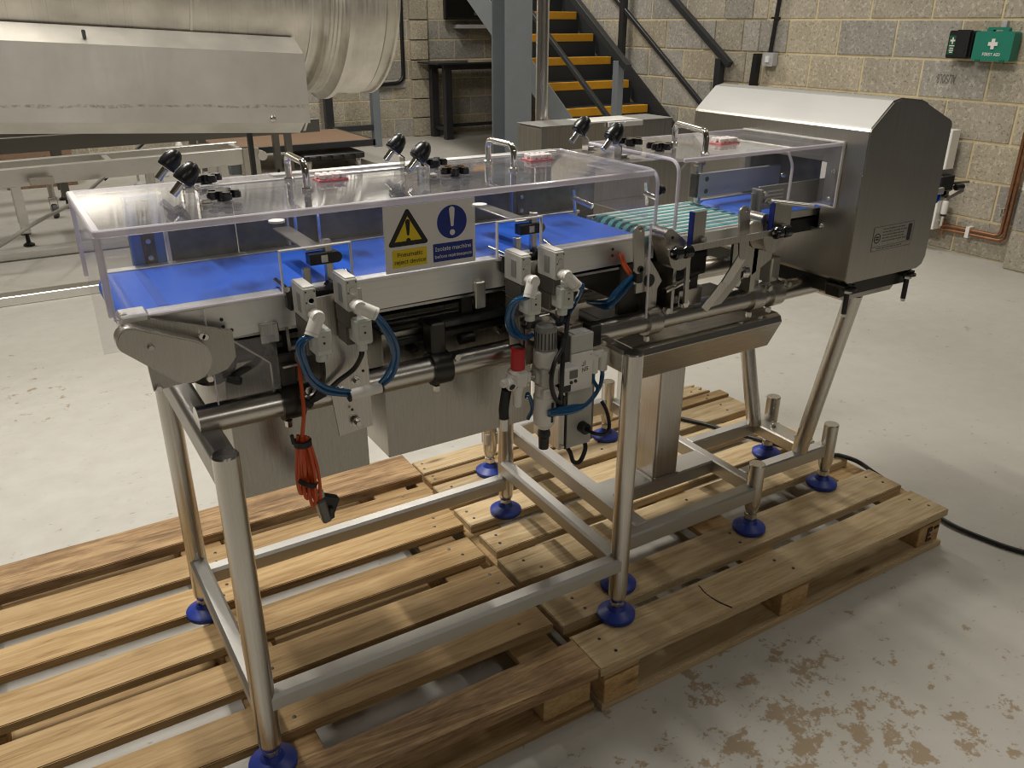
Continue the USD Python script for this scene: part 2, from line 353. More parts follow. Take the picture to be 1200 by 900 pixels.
def lathe(profile, origin=(0, 0, 0), axis=(0, 0, 1), n=28):
    """profile: (radius, height) pairs from bottom to top."""
    pr = np.asarray(profile, float); d, s, u = frame_of(axis, (0, 0, 1) if abs(axis[2]) < 0.9 * np.linalg.norm(axis) else (0, 1, 0))
    s2 = np.cross(d, s)
    a = np.arange(n) * 2 * np.pi / n
    ring = np.cos(a)[:, None] * s + np.sin(a)[:, None] * s2
    v = np.vstack([np.asarray(origin, float) + d * h + ring * r for r, h in pr])
    f = []
    for k in range(len(pr) - 1):
        i = np.arange(n); j = (i + 1) % n
        A, B, C2, D = k * n + i, k * n + j, (k + 1) * n + j, (k + 1) * n + i
        f += [np.stack([A, B, C2], 1), np.stack([A, C2, D], 1)]
    v = list(v); caps = []
    for k, flip in ((0, True), (len(pr) - 1, False)):
        if pr[k][0] > 1e-6:
            c = len(v); v.append(np.asarray(origin, float) + d * pr[k][1])
            i = np.arange(n); j = (i + 1) % n
            t = np.stack([np.full(n, c), k * n + i, k * n + j], 1)
            caps.append(t[:, ::-1] if flip else t)
    return np.array(v), np.vstack(f + caps)

def cyl(p0, p1, r, n=24, r1=None, b=0.0):
    p0, p1 = np.asarray(p0, float), np.asarray(p1, float); L = np.linalg.norm(p1 - p0); r1 = r if r1 is None else r1
    pr = [(r, 0), (r1, L)] if not b else [(r - b, 0), (r, b), (r1, L - b), (r1 - b, L)]
    return lathe(pr, p0, p1 - p0, n)

def pipe_ring(p0, p1, ro, ri, n=32):
    p0, p1 = np.asarray(p0, float), np.asarray(p1, float); L = np.linalg.norm(p1 - p0)
    return lathe([(ri, 0), (ro, 0), (ro, L), (ri, L), (ri, 0)], p0, p1 - p0, n)

def curve(pts, per=8):
    p = np.asarray(pts, float)
    q = np.vstack([2 * p[0] - p[1], p, 2 * p[-1] - p[-2]])
    out = []
    for i in range(1, len(q) - 2):
        for t in np.arange(per) / per:
            a, b, c, d = q[i - 1:i + 3]
            out.append(0.5 * (2 * b + (c - a) * t + (2 * a - 5 * b + 4 * c - d) * t * t + (3 * b - a - 3 * c + d) * t ** 3))
    return np.array(out + [p[-1]])

def tube(pts, r, n=10, per=8, smooth=True):
    p = curve(pts, per) if smooth and len(pts) > 2 else np.asarray(pts, float)
    t = np.gradient(p, axis=0); t /= np.linalg.norm(t, axis=1, keepdims=True) + 1e-12
    d, s, u = frame_of(t[0]); v = []; a = np.arange(n) * 2 * np.pi / n
    for k in range(len(p)):
        s = s - (s @ t[k]) * t[k]; s /= np.linalg.norm(s) + 1e-12
        w = np.cross(t[k], s)
        v.append(p[k] + r * (np.cos(a)[:, None] * s + np.sin(a)[:, None] * w))
    v = np.vstack(v); f = []
    for k in range(len(p) - 1):
        i = np.arange(n); j = (i + 1) % n
        A, B, C2, D = k * n + i, k * n + j, (k + 1) * n + j, (k + 1) * n + i
        f += [np.stack([A, B, C2], 1), np.stack([A, C2, D], 1)]
    m = len(v); v = np.vstack([v, p[:1], p[-1:]]); i = np.arange(n); j = (i + 1) % n
    f += [np.stack([np.full(n, m), j, i], 1), np.stack([np.full(n, m + 1), (len(p) - 1) * n + i, (len(p) - 1) * n + j], 1)]
    return v, np.vstack(f)

def mitred(pts, r, bend=0.03, n=14):
    """A pipe with rounded corners of radius bend."""
    p = [np.asarray(q, float) for q in pts]; out = [p[0]]
    for i in range(1, len(p) - 1):
        a, b, c = p[i - 1], p[i], p[i + 1]
        u, w = (a - b) / np.linalg.norm(a - b), (c - b) / np.linalg.norm(c - b)
        A, C2 = b + u * bend, b + w * bend
        for t in np.linspace(0, 1, 7): out.append((1 - t) ** 2 * A + 2 * t * (1 - t) * b + t * t * C2)
    out.append(p[-1])
    return tube(out, r, n, smooth=False)

def prism(poly, axis, a, b):
    """Extrudes a polygon: axis 'y' takes (x, z), 'x' takes (y, z), 'z' takes (x, y)."""
    if not hasattr(poly, 'geom_type'): poly = Polygon(poly)
    ms = []
    for g in getattr(poly, 'geoms', [poly]):
        m = trimesh.creation.extrude_polygon(g, abs(b - a), engine='earcut')
        v = np.array(m.vertices); f = np.array(m.faces); w = v[:, 2] + min(a, b)
        if axis == 'y': v = np.stack([v[:, 0], w, v[:, 1]], 1); f = f[:, ::-1]
        elif axis == 'x': v = np.stack([w, v[:, 0], v[:, 1]], 1)
        else: v = np.stack([v[:, 0], v[:, 1], w], 1)
        ms.append((v, f))
    return join(*ms)

def stadium(p, q, r0, r1, n=16):
    return unary_union([Point(p).buffer(r0, n), Point(q).buffer(r1, n)]).convex_hull

def rrect(x0, x1, z0, z1, r):
    return sbox(x0 + r, z0 + r, x1 - r, z1 - r).buffer(r, 6)

def moved(m, d): return np.asarray(m[0]) + np.asarray(d, float), m[1]
def turned(m, deg, axis=(0, 0, 1), about=(0, 0, 0)):
    R = trimesh.transformations.rotation_matrix(np.radians(deg), axis)[:3, :3]
    c = np.asarray(about, float)
    return (np.asarray(m[0]) - c) @ R.T + c, m[1]

def text(s, height, depth, origin, right, upv, bold=False):
    """Raised lettering from origin along right."""
    m = meshkit.text_mesh(s, height, depth, bold)
    r, u = np.asarray(right, float), np.asarray(upv, float)
    return np.asarray(origin, float) + m.vertices[:, :1] * r + m.vertices[:, 1:2] * u + m.vertices[:, 2:] * np.cross(r, u), np.array(m.faces)
def text_w(s, height):
    return meshkit.text_mesh(s, height, 0.001).bounds[1][0]

# ---------------------------------------------------------------- objects
_used = {}
def numbered(parent, name):
    k = _used.get((parent, name), 0); _used[(parent, name)] = k + 1
    return name if k == 0 else '%s_%03d' % (name, k)

def custom(prim, **kw):
    for k, v in kw.items():
        if v: prim.SetCustomDataByKey(k, v)

class Thing:
    """An Xform at the thing's base; parts are Mesh children, sub-parts are children of parts."""
    def __init__(self, name, label=None, category=None, group=None, kind=None, base=None):
        self.name, self.parts, self.base = name, [], base
        self.data = dict(label=label, category=category, group=group, kind=kind)
    def add(self, name, mesh, material, under=None, smooth=30, label=None, kind=None):
        if isinstance(mesh, list) and len(mesh) > 1 and not kind:
            # pieces that touch are one part; pieces apart become parts of their own
            flat = []
            for m in mesh: flat += m if isinstance(m, list) else [m]
            lo = [np.asarray(m[0]).min(0) - 8e-4 for m in flat]; hi = [np.asarray(m[0]).max(0) + 8e-4 for m in flat]
            own = list(range(len(flat)))
            for i in range(len(flat)):
                for j in range(i):
                    if (lo[i] < hi[j]).all() and (lo[j] < hi[i]).all():
                        a, b = own[i], own[j]; own = [b if o == a else o for o in own]
            first = None
            for o in dict.fromkeys(own):
                k = self.add(name, join(*[m for m, w in zip(flat, own) if w == o]), material, under, smooth, label, kind)
                first = k if first is None else first
            return first
        self.parts.append([name, join(mesh) if isinstance(mesh, list) else mesh, material, under, smooth, label, kind])
        return len(self.parts) - 1
    def build(self):
        V = np.vstack([p[1][0] for p in self.parts])
        lo, hi = V.min(0), V.max(0)
        base = np.array([(lo[0] + hi[0]) / 2, (lo[1] + hi[1]) / 2, lo[2]]) if self.base is None else np.asarray(self.base, float)
        self.base = base
        path = '/World/' + numbered('/World', self.name)
        x = UsdGeom.Xform.Define(stage, path); x.AddTranslateOp().Set(Gf.Vec3d(*map(float, base)))
        custom(x.GetPrim(), **self.data)
        made = []
        for name, m, material, under, smooth, label, kind in self.parts:
            par = path if under is None else made[under]
            pp = par + '/' + numbered(par, name)
            g = usdkit.mesh(stage, pp, (np.asarray(m[0]) - base, m[1]), M[material], smooth)
            custom(g.GetPrim(), label=label, kind=kind)
            made.append(pp)
        self.path = path
        return self
    def copy(self, shift=(0, 0, 0), label=None, deg=0.0):
        path = '/World/' + numbered('/World', self.name)
        x = UsdGeom.Xform.Define(stage, path)
        x.AddTranslateOp().Set(Gf.Vec3d(*map(float, self.base + np.asarray(shift, float))))
        if deg: x.AddRotateZOp().Set(deg)
        x.GetPrim().GetReferences().AddInternalReference(Sdf.Path(self.path)); x.GetPrim().SetInstanceable(True)
        d = dict(self.data); d['label'] = label or d['label']
        custom(x.GetPrim(), **d)
        return path

def single(name, mesh, material, label=None, category=None, group=None, kind=None, smooth=30):
    mesh = join(mesh) if isinstance(mesh, list) else mesh
    lo, hi = mesh[0].min(0), mesh[0].max(0)
    base = np.array([(lo[0] + hi[0]) / 2, (lo[1] + hi[1]) / 2, lo[2]])
    path = '/World/' + numbered('/World', name)
    g = usdkit.mesh(stage, path, (mesh[0] - base, mesh[1]), M[material], smooth)
    g.AddTranslateOp().Set(Gf.Vec3d(*map(float, base)))
    custom(g.GetPrim(), label=label, category=category, group=group, kind=kind)
    return path

def hexbolt(p, d, r=0.007, h=0.006):
    return lathe([(r, 0), (r, h * 0.8), (r * 0.85, h)], p, d, 6)
def dome_nut(p, d, r=0.006):
    return join(lathe([(r * 1.1, 0), (r * 1.1, r * 0.7)], p, d, 6), lathe([(r * 0.9, r * 0.7), (r * 0.75, r * 1.3), (r * 0.3, r * 1.6), (0, r * 1.65)], p, d, 12))

# ================================================================ the room
FLOOR_Z = 0.0
single('floor', box(-7.5, 8.0, -5.5, 10.4, -0.2, 0.0, 0.0), 'floor_paint', kind='structure', smooth=False)
single('ceiling', box(-7.5, 8.0, -5.5, 10.4, 4.6, 4.75, 0.0), 'ceiling_paint', kind='structure', smooth=False)
single('wall_left', box(-7.7, -7.5, -5.5, 10.4, 0, 4.6, 0.0), 'far_wall', kind='structure', smooth=False)
single('wall_front', box(-7.5, 8.0, -5.7, -5.5, 0, 4.6, 0.0), 'far_wall', kind='structure', smooth=False)

RISE = 0.2305
TONES = ['block_grey', 'block_tan', 'block_grey', 'block_buff', 'block_tan', 'block_grey', 'block_tan']
rb = random.Random(3)
# right wall, face at x = 5.2: blocks proud of the mortar
wr = Thing('wall_right', kind='structure', base=(5.2, 5.0, 0))
wr.add('mortar_bed', box(5.2045, 5.45, 0.9, 7.7, 0, 4.6, 0.0), 'mortar', smooth=False)
for k in range(9):
    z0, z1 = k * RISE + 0.0065, (k + 1) * RISE - 0.0065
    off = 3.645 if k % 2 else 3.86
    y = off - 0.445 * 6
    while y < 7.6:
        a, b = max(y, 2.55), min(y + 0.445, 7.7)
        if b - a > 0.06:
            if 4.71 < (a + b) / 2 < 5.28:
                # the pier of cut blocks beside the stairs
                c = rb.uniform(0.55, 0.72) if k % 2 else rb.uniform(0.28, 0.45)
                m = a + c * (b - a)
                wr.add('block', box(5.192, 5.30, a + 0.005, m - 0.005, z0, z1, 0.003), rb.choice(['block_tan', 'block_grey']), smooth=False)
                wr.add('block', box(5.192, 5.30, m + 0.005, b - 0.005, z0, z1, 0.003), 'block_pale' if rb.random() < 0.5 else rb.choice(TONES), smooth=False)
            else:
                dx = rb.uniform(-0.002, 0.002)
                wr.add('block', box(5.2 + dx, 5.30, a + 0.0065, b - 0.0065, z0, z1, 0.003), rb.choice(TONES), smooth=False)
        y += 0.445
wr.add('upper_course', box(5.2, 5.30, 0.9, 7.7, 9 * RISE + 0.005, 4.6, 0.0), 'block_tan', smooth=False, kind='stuff')
wr.build()
# pier at the near end of the right wall
pr_ = Thing('wall_right_pier', kind='structure', base=(5.1, 1.7, 0))
pr_.add('mortar_bed', box(5.078, 5.45, 0.9, 2.552, 0, 4.6, 0.0), 'mortar', smooth=False)
for k in range(9):
    z0, z1 = k * RISE + 0.0065, (k + 1) * RISE - 0.0065
    for j in range(5):
        b = 2.56 - j * 0.445 + (0.22 if k % 2 and j else 0); a = 2.56 - (j + 1) * 0.445 + (0.22 if k % 2 else 0)
        if b > 0.95: pr_.add('block', box(5.07, 5.2, max(a, 0.9) + 0.005, b - 0.005, z0, z1, 0.003), rb.choice(TONES + ['block_pale']), smooth=False)
pr_.build()
# return behind the stairs, then the back wall at y = 10.1
rt = Thing('wall_stair_return', kind='structure', base=(6.6, 7.7, 0))
rt.add('mortar_bed', box(5.2, 8.0, 7.59, 7.85, 0, 4.6, 0.0), 'mortar', smooth=False)
rt.build()
wb = Thing('wall_back', kind='structure', base=(2.0, 10.1, 0))
wb.add('mortar_bed', box(-7.5, 8.0, 10.1045, 10.4, 0, 4.6, 0.0), 'mortar', smooth=False)
wb.add('upper_course', box(-7.5, 8.0, 10.1, 10.2, 9 * RISE + 0.005, 4.6, 0.0), 'block_tan', smooth=False, kind='stuff')
wb.add('far_course', box(-7.5, -1.3, 10.1, 10.2, 0, 9 * RISE, 0.0), 'block_tan', smooth=False, kind='stuff')
for k in range(9):
    z0, z1 = k * RISE + 0.0065, (k + 1) * RISE - 0.0065
    x = -1.3 - (0.22 if k % 2 else 0)
    while x < 7.6:
        a, b = max(x, -1.295), min(x + 0.445, 8.0)
        wb.add('block', box(a + 0.005, b - 0.005, 10.1, 10.2, z0, z1, 0.003), rb.choice(['block_tan', 'block_buff', 'block_tan', 'block_grey']), smooth=False)
        x += 0.445
    wb.add('block', box(4.74, 4.97, 10.04, 10.1, z0, z1, 0.003), 'block_buff', smooth=False)
wb.build()

# ceiling lamps (the rect lights hang just under these)
for i, (n_, x, y, z, lx, ly, pw) in enumerate(LAMPS):
    if i == 0:
        t = Thing('ceiling_lamp', 'long white ceiling lamp hanging on two rods', 'lamp', 'ceiling lamps out of view')
        t.add('housing', box(x - lx / 2 - .03, x + lx / 2 + .03, y - ly / 2 - .03, y + ly / 2 + .03, z + 0.02, z + 0.08), 'enamel_white', smooth=False)
        t.add('hanger', [cyl((x - .5, y, z + .08), (x - .5, y, 4.6), 0.006, 8), cyl((x + .5, y, z + .08), (x + .5, y, 4.6), 0.006, 8)], 'bolt_steel')
        t.build(); x_0, y_0 = x, y
    else:
        t.copy((x - x_0, y - y_0, 0))

# ---- first aid cases on the right wall
t = Thing('first_aid_case', 'green first aid case with white cross and carry handle on the block wall', 'first aid kit')
ya, yb_, za, zb_ = 2.822, 3.052, 1.157, 1.328
b = t.add('case_body', [prism(rrect(2.822, 3.052, 1.157, 1.318, 0.015), 'x', 5.11, 5.185)], 'aid_green')
t.add('carry_handle', prism(rrect(2.87, 3.0, 1.285, 1.34, 0.012).difference(rrect(2.905, 2.965, 1.302, 1.326, 0.008)), 'x', 5.13, 5.16), 'aid_green', label='green carry handle with a slot')
t.add('cross', prism(unary_union([sbox(2.925, 1.222, 2.945, 1.278), sbox(2.907, 1.240, 2.963, 1.260)]), 'x', 5.105, 5.111), 'sign_white', smooth=False)
t.add('lettering', text('FIRST AID', 0.0155, 0.002, (5.111, 2.936 + text_w('FIRST AID', 0.0155) / 2, 1.186), (0, -1, 0), (0, 0, 1), True), 'sign_white', smooth=False)
t.add('latch', [box(5.104, 5.112, 2.850, 2.878, 1.150, 1.166), box(5.104, 5.112, 2.996, 3.024, 1.150, 1.166)], 'aid_dark_green')
t.add('hanger', box(5.17, 5.199, 2.915, 2.945, 1.33, 1.375), 'switch_grey', smooth=False)
t.add('wall_bracket', box(5.18, 5.199, 2.85, 3.02, 1.18, 1.30), 'switch_grey', smooth=False)
t.build()
t = Thing('first_aid_box', 'small black box with green first aid label beside the green case', 'first aid kit')
t.add('body', prism(rrect(3.068, 3.222, 1.165, 1.320, 0.012), 'x', 5.12, 5.197), 'black_plastic')
t.add('lid_step', prism(rrect(3.080, 3.165, 1.172, 1.325, 0.010), 'x', 5.10, 5.13), 'black_plastic')
lb = t.add('label_plate', box(5.117, 5.121, 3.168, 3.214, 1.186, 1.292, 0), 'aid_dark_green', smooth=False)
t.add('cross', prism(unary_union([sbox(3.187, 1.245, 3.195, 1.282), sbox(3.176, 1.259, 3.206, 1.269)]), 'x', 5.115, 5.118), 'sign_white', under=lb, smooth=False)
t.add('print_line', [*[box(5.115, 5.118, 3.191 - w_, 3.191 + w_, z_, z_ + 0.006, 0) for z_, w_ in ((1.232, .016), (1.218, .012), (1.206, .014), (1.195, .010))]], 'sign_white', under=lb, smooth=False)
t.build()
# stencilled block number
single('block_stamp', text('AL/SOL8', 0.052, 0.002, (5.1985, 3.1728, 1.0663), (0, 0.42, 0), (0, 0, -1)), 'stamp_grey', 'faint upside down stencilled number on a grey wall block', 'stencil mark', smooth=False)

# ---- switch and conduits on the right wall
t = Thing('wall_switch', 'white rocker switch in a grey surface box below a black conduit', 'switch')
t.add('back_box', prism(rrect(4.60, 4.70, 1.060, 1.155, 0.008), 'x', 5.14, 5.19), 'switch_grey')
t.add('rocker', box(5.13, 5.142, 4.635, 4.668, 1.085, 1.13), 'switch_white')
t.build()
single('conduit', [cyl((5.17, 4.66, 1.155), (5.17, 4.56, 2.4), 0.016, 12), box(5.15, 5.199, 4.625, 4.675, 1.385, 1.40)], 'black_plastic', 'black conduit rising from the wall switch', 'conduit')
single('conduit', [prism([(4.80, 0.0), (4.86, 0.0), (4.80, 1.145), (4.755, 1.145)], 'x', 5.14, 5.19)], 'black_plastic', 'thick black trunking ending beside the wall switch', 'conduit')

# ---- radiator, valve and copper pipes
t = Thing('radiator', 'white panel radiator seen end-on behind the metal detector', 'radiator')
t.add('panel', [box(5.08, 5.10, 3.06, 4.1, 0.14, 0.745, 0.004), box(5.14, 5.155, 3.06, 4.1, 0.14, 0.745, 0.004)], 'enamel_white')
t.add('end_cap', [box(5.075, 5.16, 3.045, 3.062, 0.14, 0.75, 0.003), box(5.075, 5.16, 3.045, 4.1, 0.745, 0.757, 0.003)], 'enamel_white')
t.add('fin', join(*[box(5.10, 5.14, 3.10 + i * .06, 3.103 + i * .06, 0.16, 0.73, 0) for i in range(16)]), 'enamel_white', smooth=False, kind='stuff')
t.add('wall_bracket', [box(5.155, 5.2, 3.2, 3.23, 0.2, 0.7), box(5.155, 5.2, 3.9, 3.93, 0.2, 0.7)], 'enamel_white')
t.build()
t = Thing('radiator_valve', 'white thermostatic valve on a chrome elbow at the radiator foot', 'valve')
vp = np.array((5.12, 3.0224, 0.2836))
t.add('knob', lathe([(0.014, -0.045), (0.019, -0.04), (0.020, 0.03), (0.015, 0.04), (0, 0.042)], vp, (0, 0, 1), 16), 'enamel_white')
t.add('collar', lathe([(0.018, -0.055), (0.018, -0.045)], vp, (0, 0, 1), 16), 'black_plastic')
t.add('elbow', [cyl(vp + [0, 0, -0.12], vp + [0, 0, -0.055], 0.010, 12), cyl(vp + [0, 0, -0.085], vp + [0, 0.05, -0.085], 0.008, 12)], 'chrome')
t.build()
t = Thing('copper_pipe', 'pair of brown copper pipes along the wall foot turning up beside the pier', 'pipe')
for d in (0.0, 0.026):
    t.add('pipe', mitred([(5.165, 4.6, 0.165 - d), (5.165, 2.66 - d, 0.165 - d), (5.165, 2.66 - d, 1.0), (5.165, 2.66 - d, 2.6)], 0.011, 0.04), 'copper')
t.add('pipe_clip', [box(5.15, 5.199, 2.85, 2.875, 0.115, 0.185), box(5.15, 5.199, 4.2, 4.225, 0.115, 0.185)], 'enamel_white')
tp = np.array((5.15, 2.6845, 0.2986))
t.add('tap', [cyl(tp, (5.165, 2.66, tp[2]), 0.009, 10), cyl(tp - [0, 0, .012], tp + [0, 0, .03], 0.010, 10), bar(tp + [0, -.02, .033], tp + [0, .02, .033], .008, .006)], 'bolt_steel')
t.add('riser', cyl((5.165, 3.03, 0.1), (5.165, 3.03, 0.2), 0.009, 10), 'copper')
t.build()

# ================================================================ background, right to left
# ---- staircase going up along the right wall
XL, XR = 4.12, 5.10
t = Thing('staircase', 'dark steel staircase with yellow step nosings climbing along the block wall', 'stairs')
NS = 13
ys = lambda k: 5.06 + 0.281 * k          # nosing line
zs = lambda k: 0.122 + 0.1895 * k
for k in range(NS):
    s = t.add('tread', box(XL, XR, ys(k) + 0.02, ys(k) + 0.31, zs(k) - 0.03, zs(k), 0.003), 'paint_dark', smooth=False)
    t.add('nosing', box(XL + 0.03, XR - 0.03, ys(k) - 0.003, ys(k) + 0.055, zs(k) - 0.064, zs(k) + 0.003, 0.004), 'nosing_yellow', under=s, smooth=False)
    t.add('riser', box(XL, XR, ys(k) + 0.285, ys(k) + 0.292, zs(k) - 0.02, zs(k) + 0.165, 0), 'paint_dark', smooth=False)
sl = 0.1895 / 0.281
for x0, x1, mt in ((XL - 0.02, XL - 0.008, 'paint_grey'), (XR + 0.008, XR + 0.02, 'paint_dark')):
    t.add('stringer', prism([(4.90, 0.0), (5.10, 0.0), (ys(12.7), zs(11.7)), (ys(12.7), zs(13.2)), (5.0, 0.17), (4.90, 0.12)], 'x', x0, x1), mt, smooth=False)
h0 = 1.075
def rail(xc, h_off, ya, yb, w, hh, name='handrail'):
    za, zb = h_off + sl * (ya - 5.05), h_off + sl * (yb - 5.05)
    return bar((xc, ya, za), (xc, yb, zb), w, hh, 0.003)
for xc in (4.10, 5.13):
    t.add('handrail', rail(xc, 1.075, 5.02, 8.6, 0.05, 0.05), 'paint_rail', smooth=False)
    t.add('mid_rail', rail(xc, 0.575, 5.10, 8.6, 0.035, 0.035), 'paint_rail', smooth=False)
    t.add('post', box(xc - .03, xc + .03, 5.10, 5.16, 0.0, 1.10), 'paint_grey' if xc < 4.5 else 'paint_rail', smooth=False)
    t.add('post', box(xc - .025, xc + .025, 6.36, 6.42, 0.85, 1.98), 'paint_rail', smooth=False)
    t.add('post', box(xc - .025, xc + .025, 7.70, 7.76, 1.75, 2.9), 'paint_rail', smooth=False)
t.build()

# ---- steel column
t = Thing('steel_column', 'tall grey painted steel column in front of the stairs', 'column')
cx, cy = 3.46, 5.6
t.add('flange', box(cx - .115, cx + .115, cy - .10, cy - .088, 0, 4.6, 0.001), 'paint_grey', smooth=False)
t.add('flange', box(cx - .115, cx + .115, cy + .088, cy + .10, 0, 4.6, 0.001), 'paint_grey', smooth=False)
t.add('web', box(cx - .006, cx + .006, cy - .09, cy + .09, 0, 4.6, 0), 'paint_grey', smooth=False)
t.add('base_plate', box(cx - .16, cx + .16, cy - .16, cy + .16, 0, 0.02), 'paint_grey', smooth=False)
t.build()

# ---- table against the back wall with a sheet of card
t = Thing('work_bench', 'dark steel table with a thin top standing against the back wall', 'table')
t.add('table_top', box(4.80, 6.2, 9.45, 10.02, 0.885, 0.905), 'paint_dark', smooth=False)
t.add('apron', [box(4.93, 6.15, 9.56, 9.60, 0.82, 0.885), box(4.93, 6.15, 9.93, 9.97, 0.82, 0.885)], 'paint_dark', smooth=False)
for x in (4.985, 6.1):
    for y in (9.58, 9.95):
        t.add('leg', box(x - .045, x + .045, y - .045, y + .045, 0, 0.885), 'paint_dark', smooth=False)
t.add('stretcher', [box(4.985, 6.1, 9.93, 9.97, 0.10, 0.14), box(4.965, 5.005, 9.58, 9.95, 0.10, 0.14)], 'paint_dark', smooth=False)
t.build()
single('card_sheet', turned(prism([(5.22, 9.47), (5.95, 9.55), (5.95, 9.80), (5.60, 9.75), (5.30, 9.56)], 'z', 0.906, 0.935), 0), 'cardboard', 'pale folded cardboard sheet lying on the dark table', 'cardboard', smooth=False)
t = Thing('monitor', 'black wall mounted screen above the dark table', 'monitor')
t.add('screen', box(5.205, 6.0, 9.98, 10.03, 1.40, 1.95, 0.006), 'screen_black')
t.add('bezel', [box(5.195, 6.01, 9.975, 10.035, 1.385, 1.41, 0.004), box(5.19, 5.215, 9.975, 10.035, 1.385, 1.96, 0.004)], 'black_plastic')
t.add('wall_bracket', box(5.4, 5.8, 10.03, 10.099, 1.5, 1.8), 'dark_steel', smooth=False)
t.build()
single('shelf_ledge', box(5.36, 6.0, 9.93, 10.099, 1.285, 1.33), 'switch_grey', 'narrow grey ledge on the wall under the black screen', 'ledge', smooth=False)
t = Thing('conduit_loop', 'black conduit running down the back wall and turning in a loop', 'conduit')
t.add('conduit', mitred([(4.635, 10.06, 2.4), (4.62, 10.06, 0.66), (4.10, 10.06, 0.635), (4.02, 10.06, 0.8), (4.0, 10.06, 1.4)], 0.024, 0.12), 'black_plastic')
t.add('back_plate', box(4.05, 4.66, 10.085, 10.099, 0.60, 0.69), 'switch_grey', smooth=False)
t.build()

# ---- workbench with chipboard shelf and the dolly in front of it
t = Thing('rack_table', 'dark framed rack with a brown chipboard shelf behind the drum', 'rack')
t.add('shelf_board', box(1.9, 3.40, 8.25, 9.30, 0.225, 0.25), 'chipboard', smooth=False)
t.add('shelf_frame', [box(1.9, 3.42, 8.22, 8.25, 0.19, 0.25), box(3.40, 3.43, 8.22, 9.45, 0.19, 0.25), box(3.40, 3.97, 9.42, 9.48, 0.19, 0.25)], 'paint_dark', smooth=False)
for x, y, tall in ((3.96, 9.45, 1.1), (3.55, 9.9, 1.1), (2.0, 8.35, 0.22), (2.0, 9.2, 1.1)):
    t.add('post', box(x - .045, x + .045, y - .045, y + .045, 0, tall), 'paint_grey' if y < 9.6 else 'paint_dark', smooth=False)
t.add('top_rail', box(2.3, 4.0, 9.42, 9.48, 1.04, 1.1), 'paint_dark', smooth=False)
t.build()
t = Thing('dolly', 'black plastic dolly on pale caster wheels in front of the chipboard rack', 'dolly')
t.add('deck', [box(2.62, 3.26, 8.12, 8.55, 0.09, 0.15, 0.01)], 'black_plastic')
t.add('slot', [box(2.67 + i * .12, 2.74 + i * .12, 8.10, 8.122, 0.105, 0.135) for i in range(5)], 'dark_steel', smooth=False)
for x, y in ((2.68, 8.17), (3.20, 8.17), (2.68, 8.50), (3.20, 8.50)):
    c = t.add('caster', cyl((x - .016, y, 0.045), (x + .016, y, 0.045), 0.045, 20, b=0.006), 'hinge_white')
    t.add('caster_fork', box(x - .025, x + .025, y - .02, y + .02, 0.05, 0.095), 'bolt_steel', under=c, smooth=False)
t.build()

# ---- tumble drum machine: tilted 3.5 degrees, trough in front
TILT = math.tan(math.radians(3.5))
ax = np.array([1.0, 0, -TILT]); ax /= np.linalg.norm(ax)
def on_axis(x): return np.array([x, 5.6, 1.49 - TILT * (x - 2.0)])
t = Thing('tumble_drum', 'huge horizontal stainless steel drum with rolled rings at its end', 'drum machine')
o = on_axis(2.0)
def dr(pr): return lathe(pr, o, ax, 96)
t.add('drum_shell', dr([(0.50, -4.2), (0.505, -4.2), (0.505, -0.15), (0.50, -0.15)]), 'steel_drum')
t.add('seam_band', [dr([(0.505, -0.90), (0.511, -0.898), (0.511, -0.886), (0.505, -0.884)]), dr([(0.505, -0.22), (0.511, -0.218), (0.511, -0.206), (0.505, -0.204)])], 'steel_worn')
t.add('roll_ring', dr([(0.50, -0.15), (0.545, -0.15)] + [q for i in range(4) for q in ((0.565, -0.13 + i * .025), (0.558, -0.118 + i * .025))] + [(0.580, -0.02), (0.602, -0.012), (0.602, 0.02), (0.575, 0.03), (0.53, 0.03)]), 'steel_drum')
t.add('end_drum', dr([(0.52, 0.02), (0.56, 0.03), (0.562, 0.23), (0.55, 0.235)]), 'steel_drum')
t.add('end_rim', dr([(0.55, 0.235), (0.556, 0.24), (0.545, 0.30), (0.560, 0.305), (0.560, 0.32), (0.535, 0.322), (0.535, 0.25), (0.0, 0.25)]), 'steel_drum')
t.add('cradle', [bar((x, 5.6, 0.0), (x, 5.6, 0.97 - TILT * (x - 2)), 0.5, 0.06, upv=(0, 1, 0)) for x in (-2.4, -0.9)], 'steel_worn', smooth=False)
t.build()
t = Thing('drum_trough', 'long scratched stainless steel trough slung in front of the drum', 'trough')
zf = lambda x: 1.274 - 0.056 * (x - 0.16)
def sheet(x0, x1, prof):                        # prof: (y, dz from the upper fold)
    v = []; n = len(prof)
    for x in (x0, x1):
        for y, dz in prof: v.append((x, y, zf(x) + dz))
    v = np.array(v); f = []
    for i in range(n):
        j = (i + 1) % n
        f += [(i, n + i, n + j), (i, n + j, j)]
    for i in range(1, n - 1): f += [(0, i, i + 1), (n, n + i + 1, n + i)]
    return v, np.array(f)[:, ::-1]
t.add('front_panel', sheet(-2.6, 1.675, [(5.0, 0), (5.0, -0.385), (5.016, -0.385), (5.016, 0)]), 'steel_trough', smooth=False)
t.add('upper_fold', sheet(-2.6, 1.665, [(5.0, 0.0), (5.14, 0.085), (5.14, 0.075), (5.01, -0.005)]), 'steel_worn', smooth=False)
t.add('lower_fold', sheet(-2.6, 1.64, [(5.0, -0.385), (5.016, -0.385), (5.12, -0.445), (5.11, -0.452)]), 'steel_worn', smooth=False)
t.add('end_panel', sheet(1.66, 1.674, [(5.01, 0.0), (5.01, -0.36), (5.1, -0.44), (5.5, -0.44), (5.5, 0.05), (5.14, 0.075)]), 'steel_worn', smooth=False)
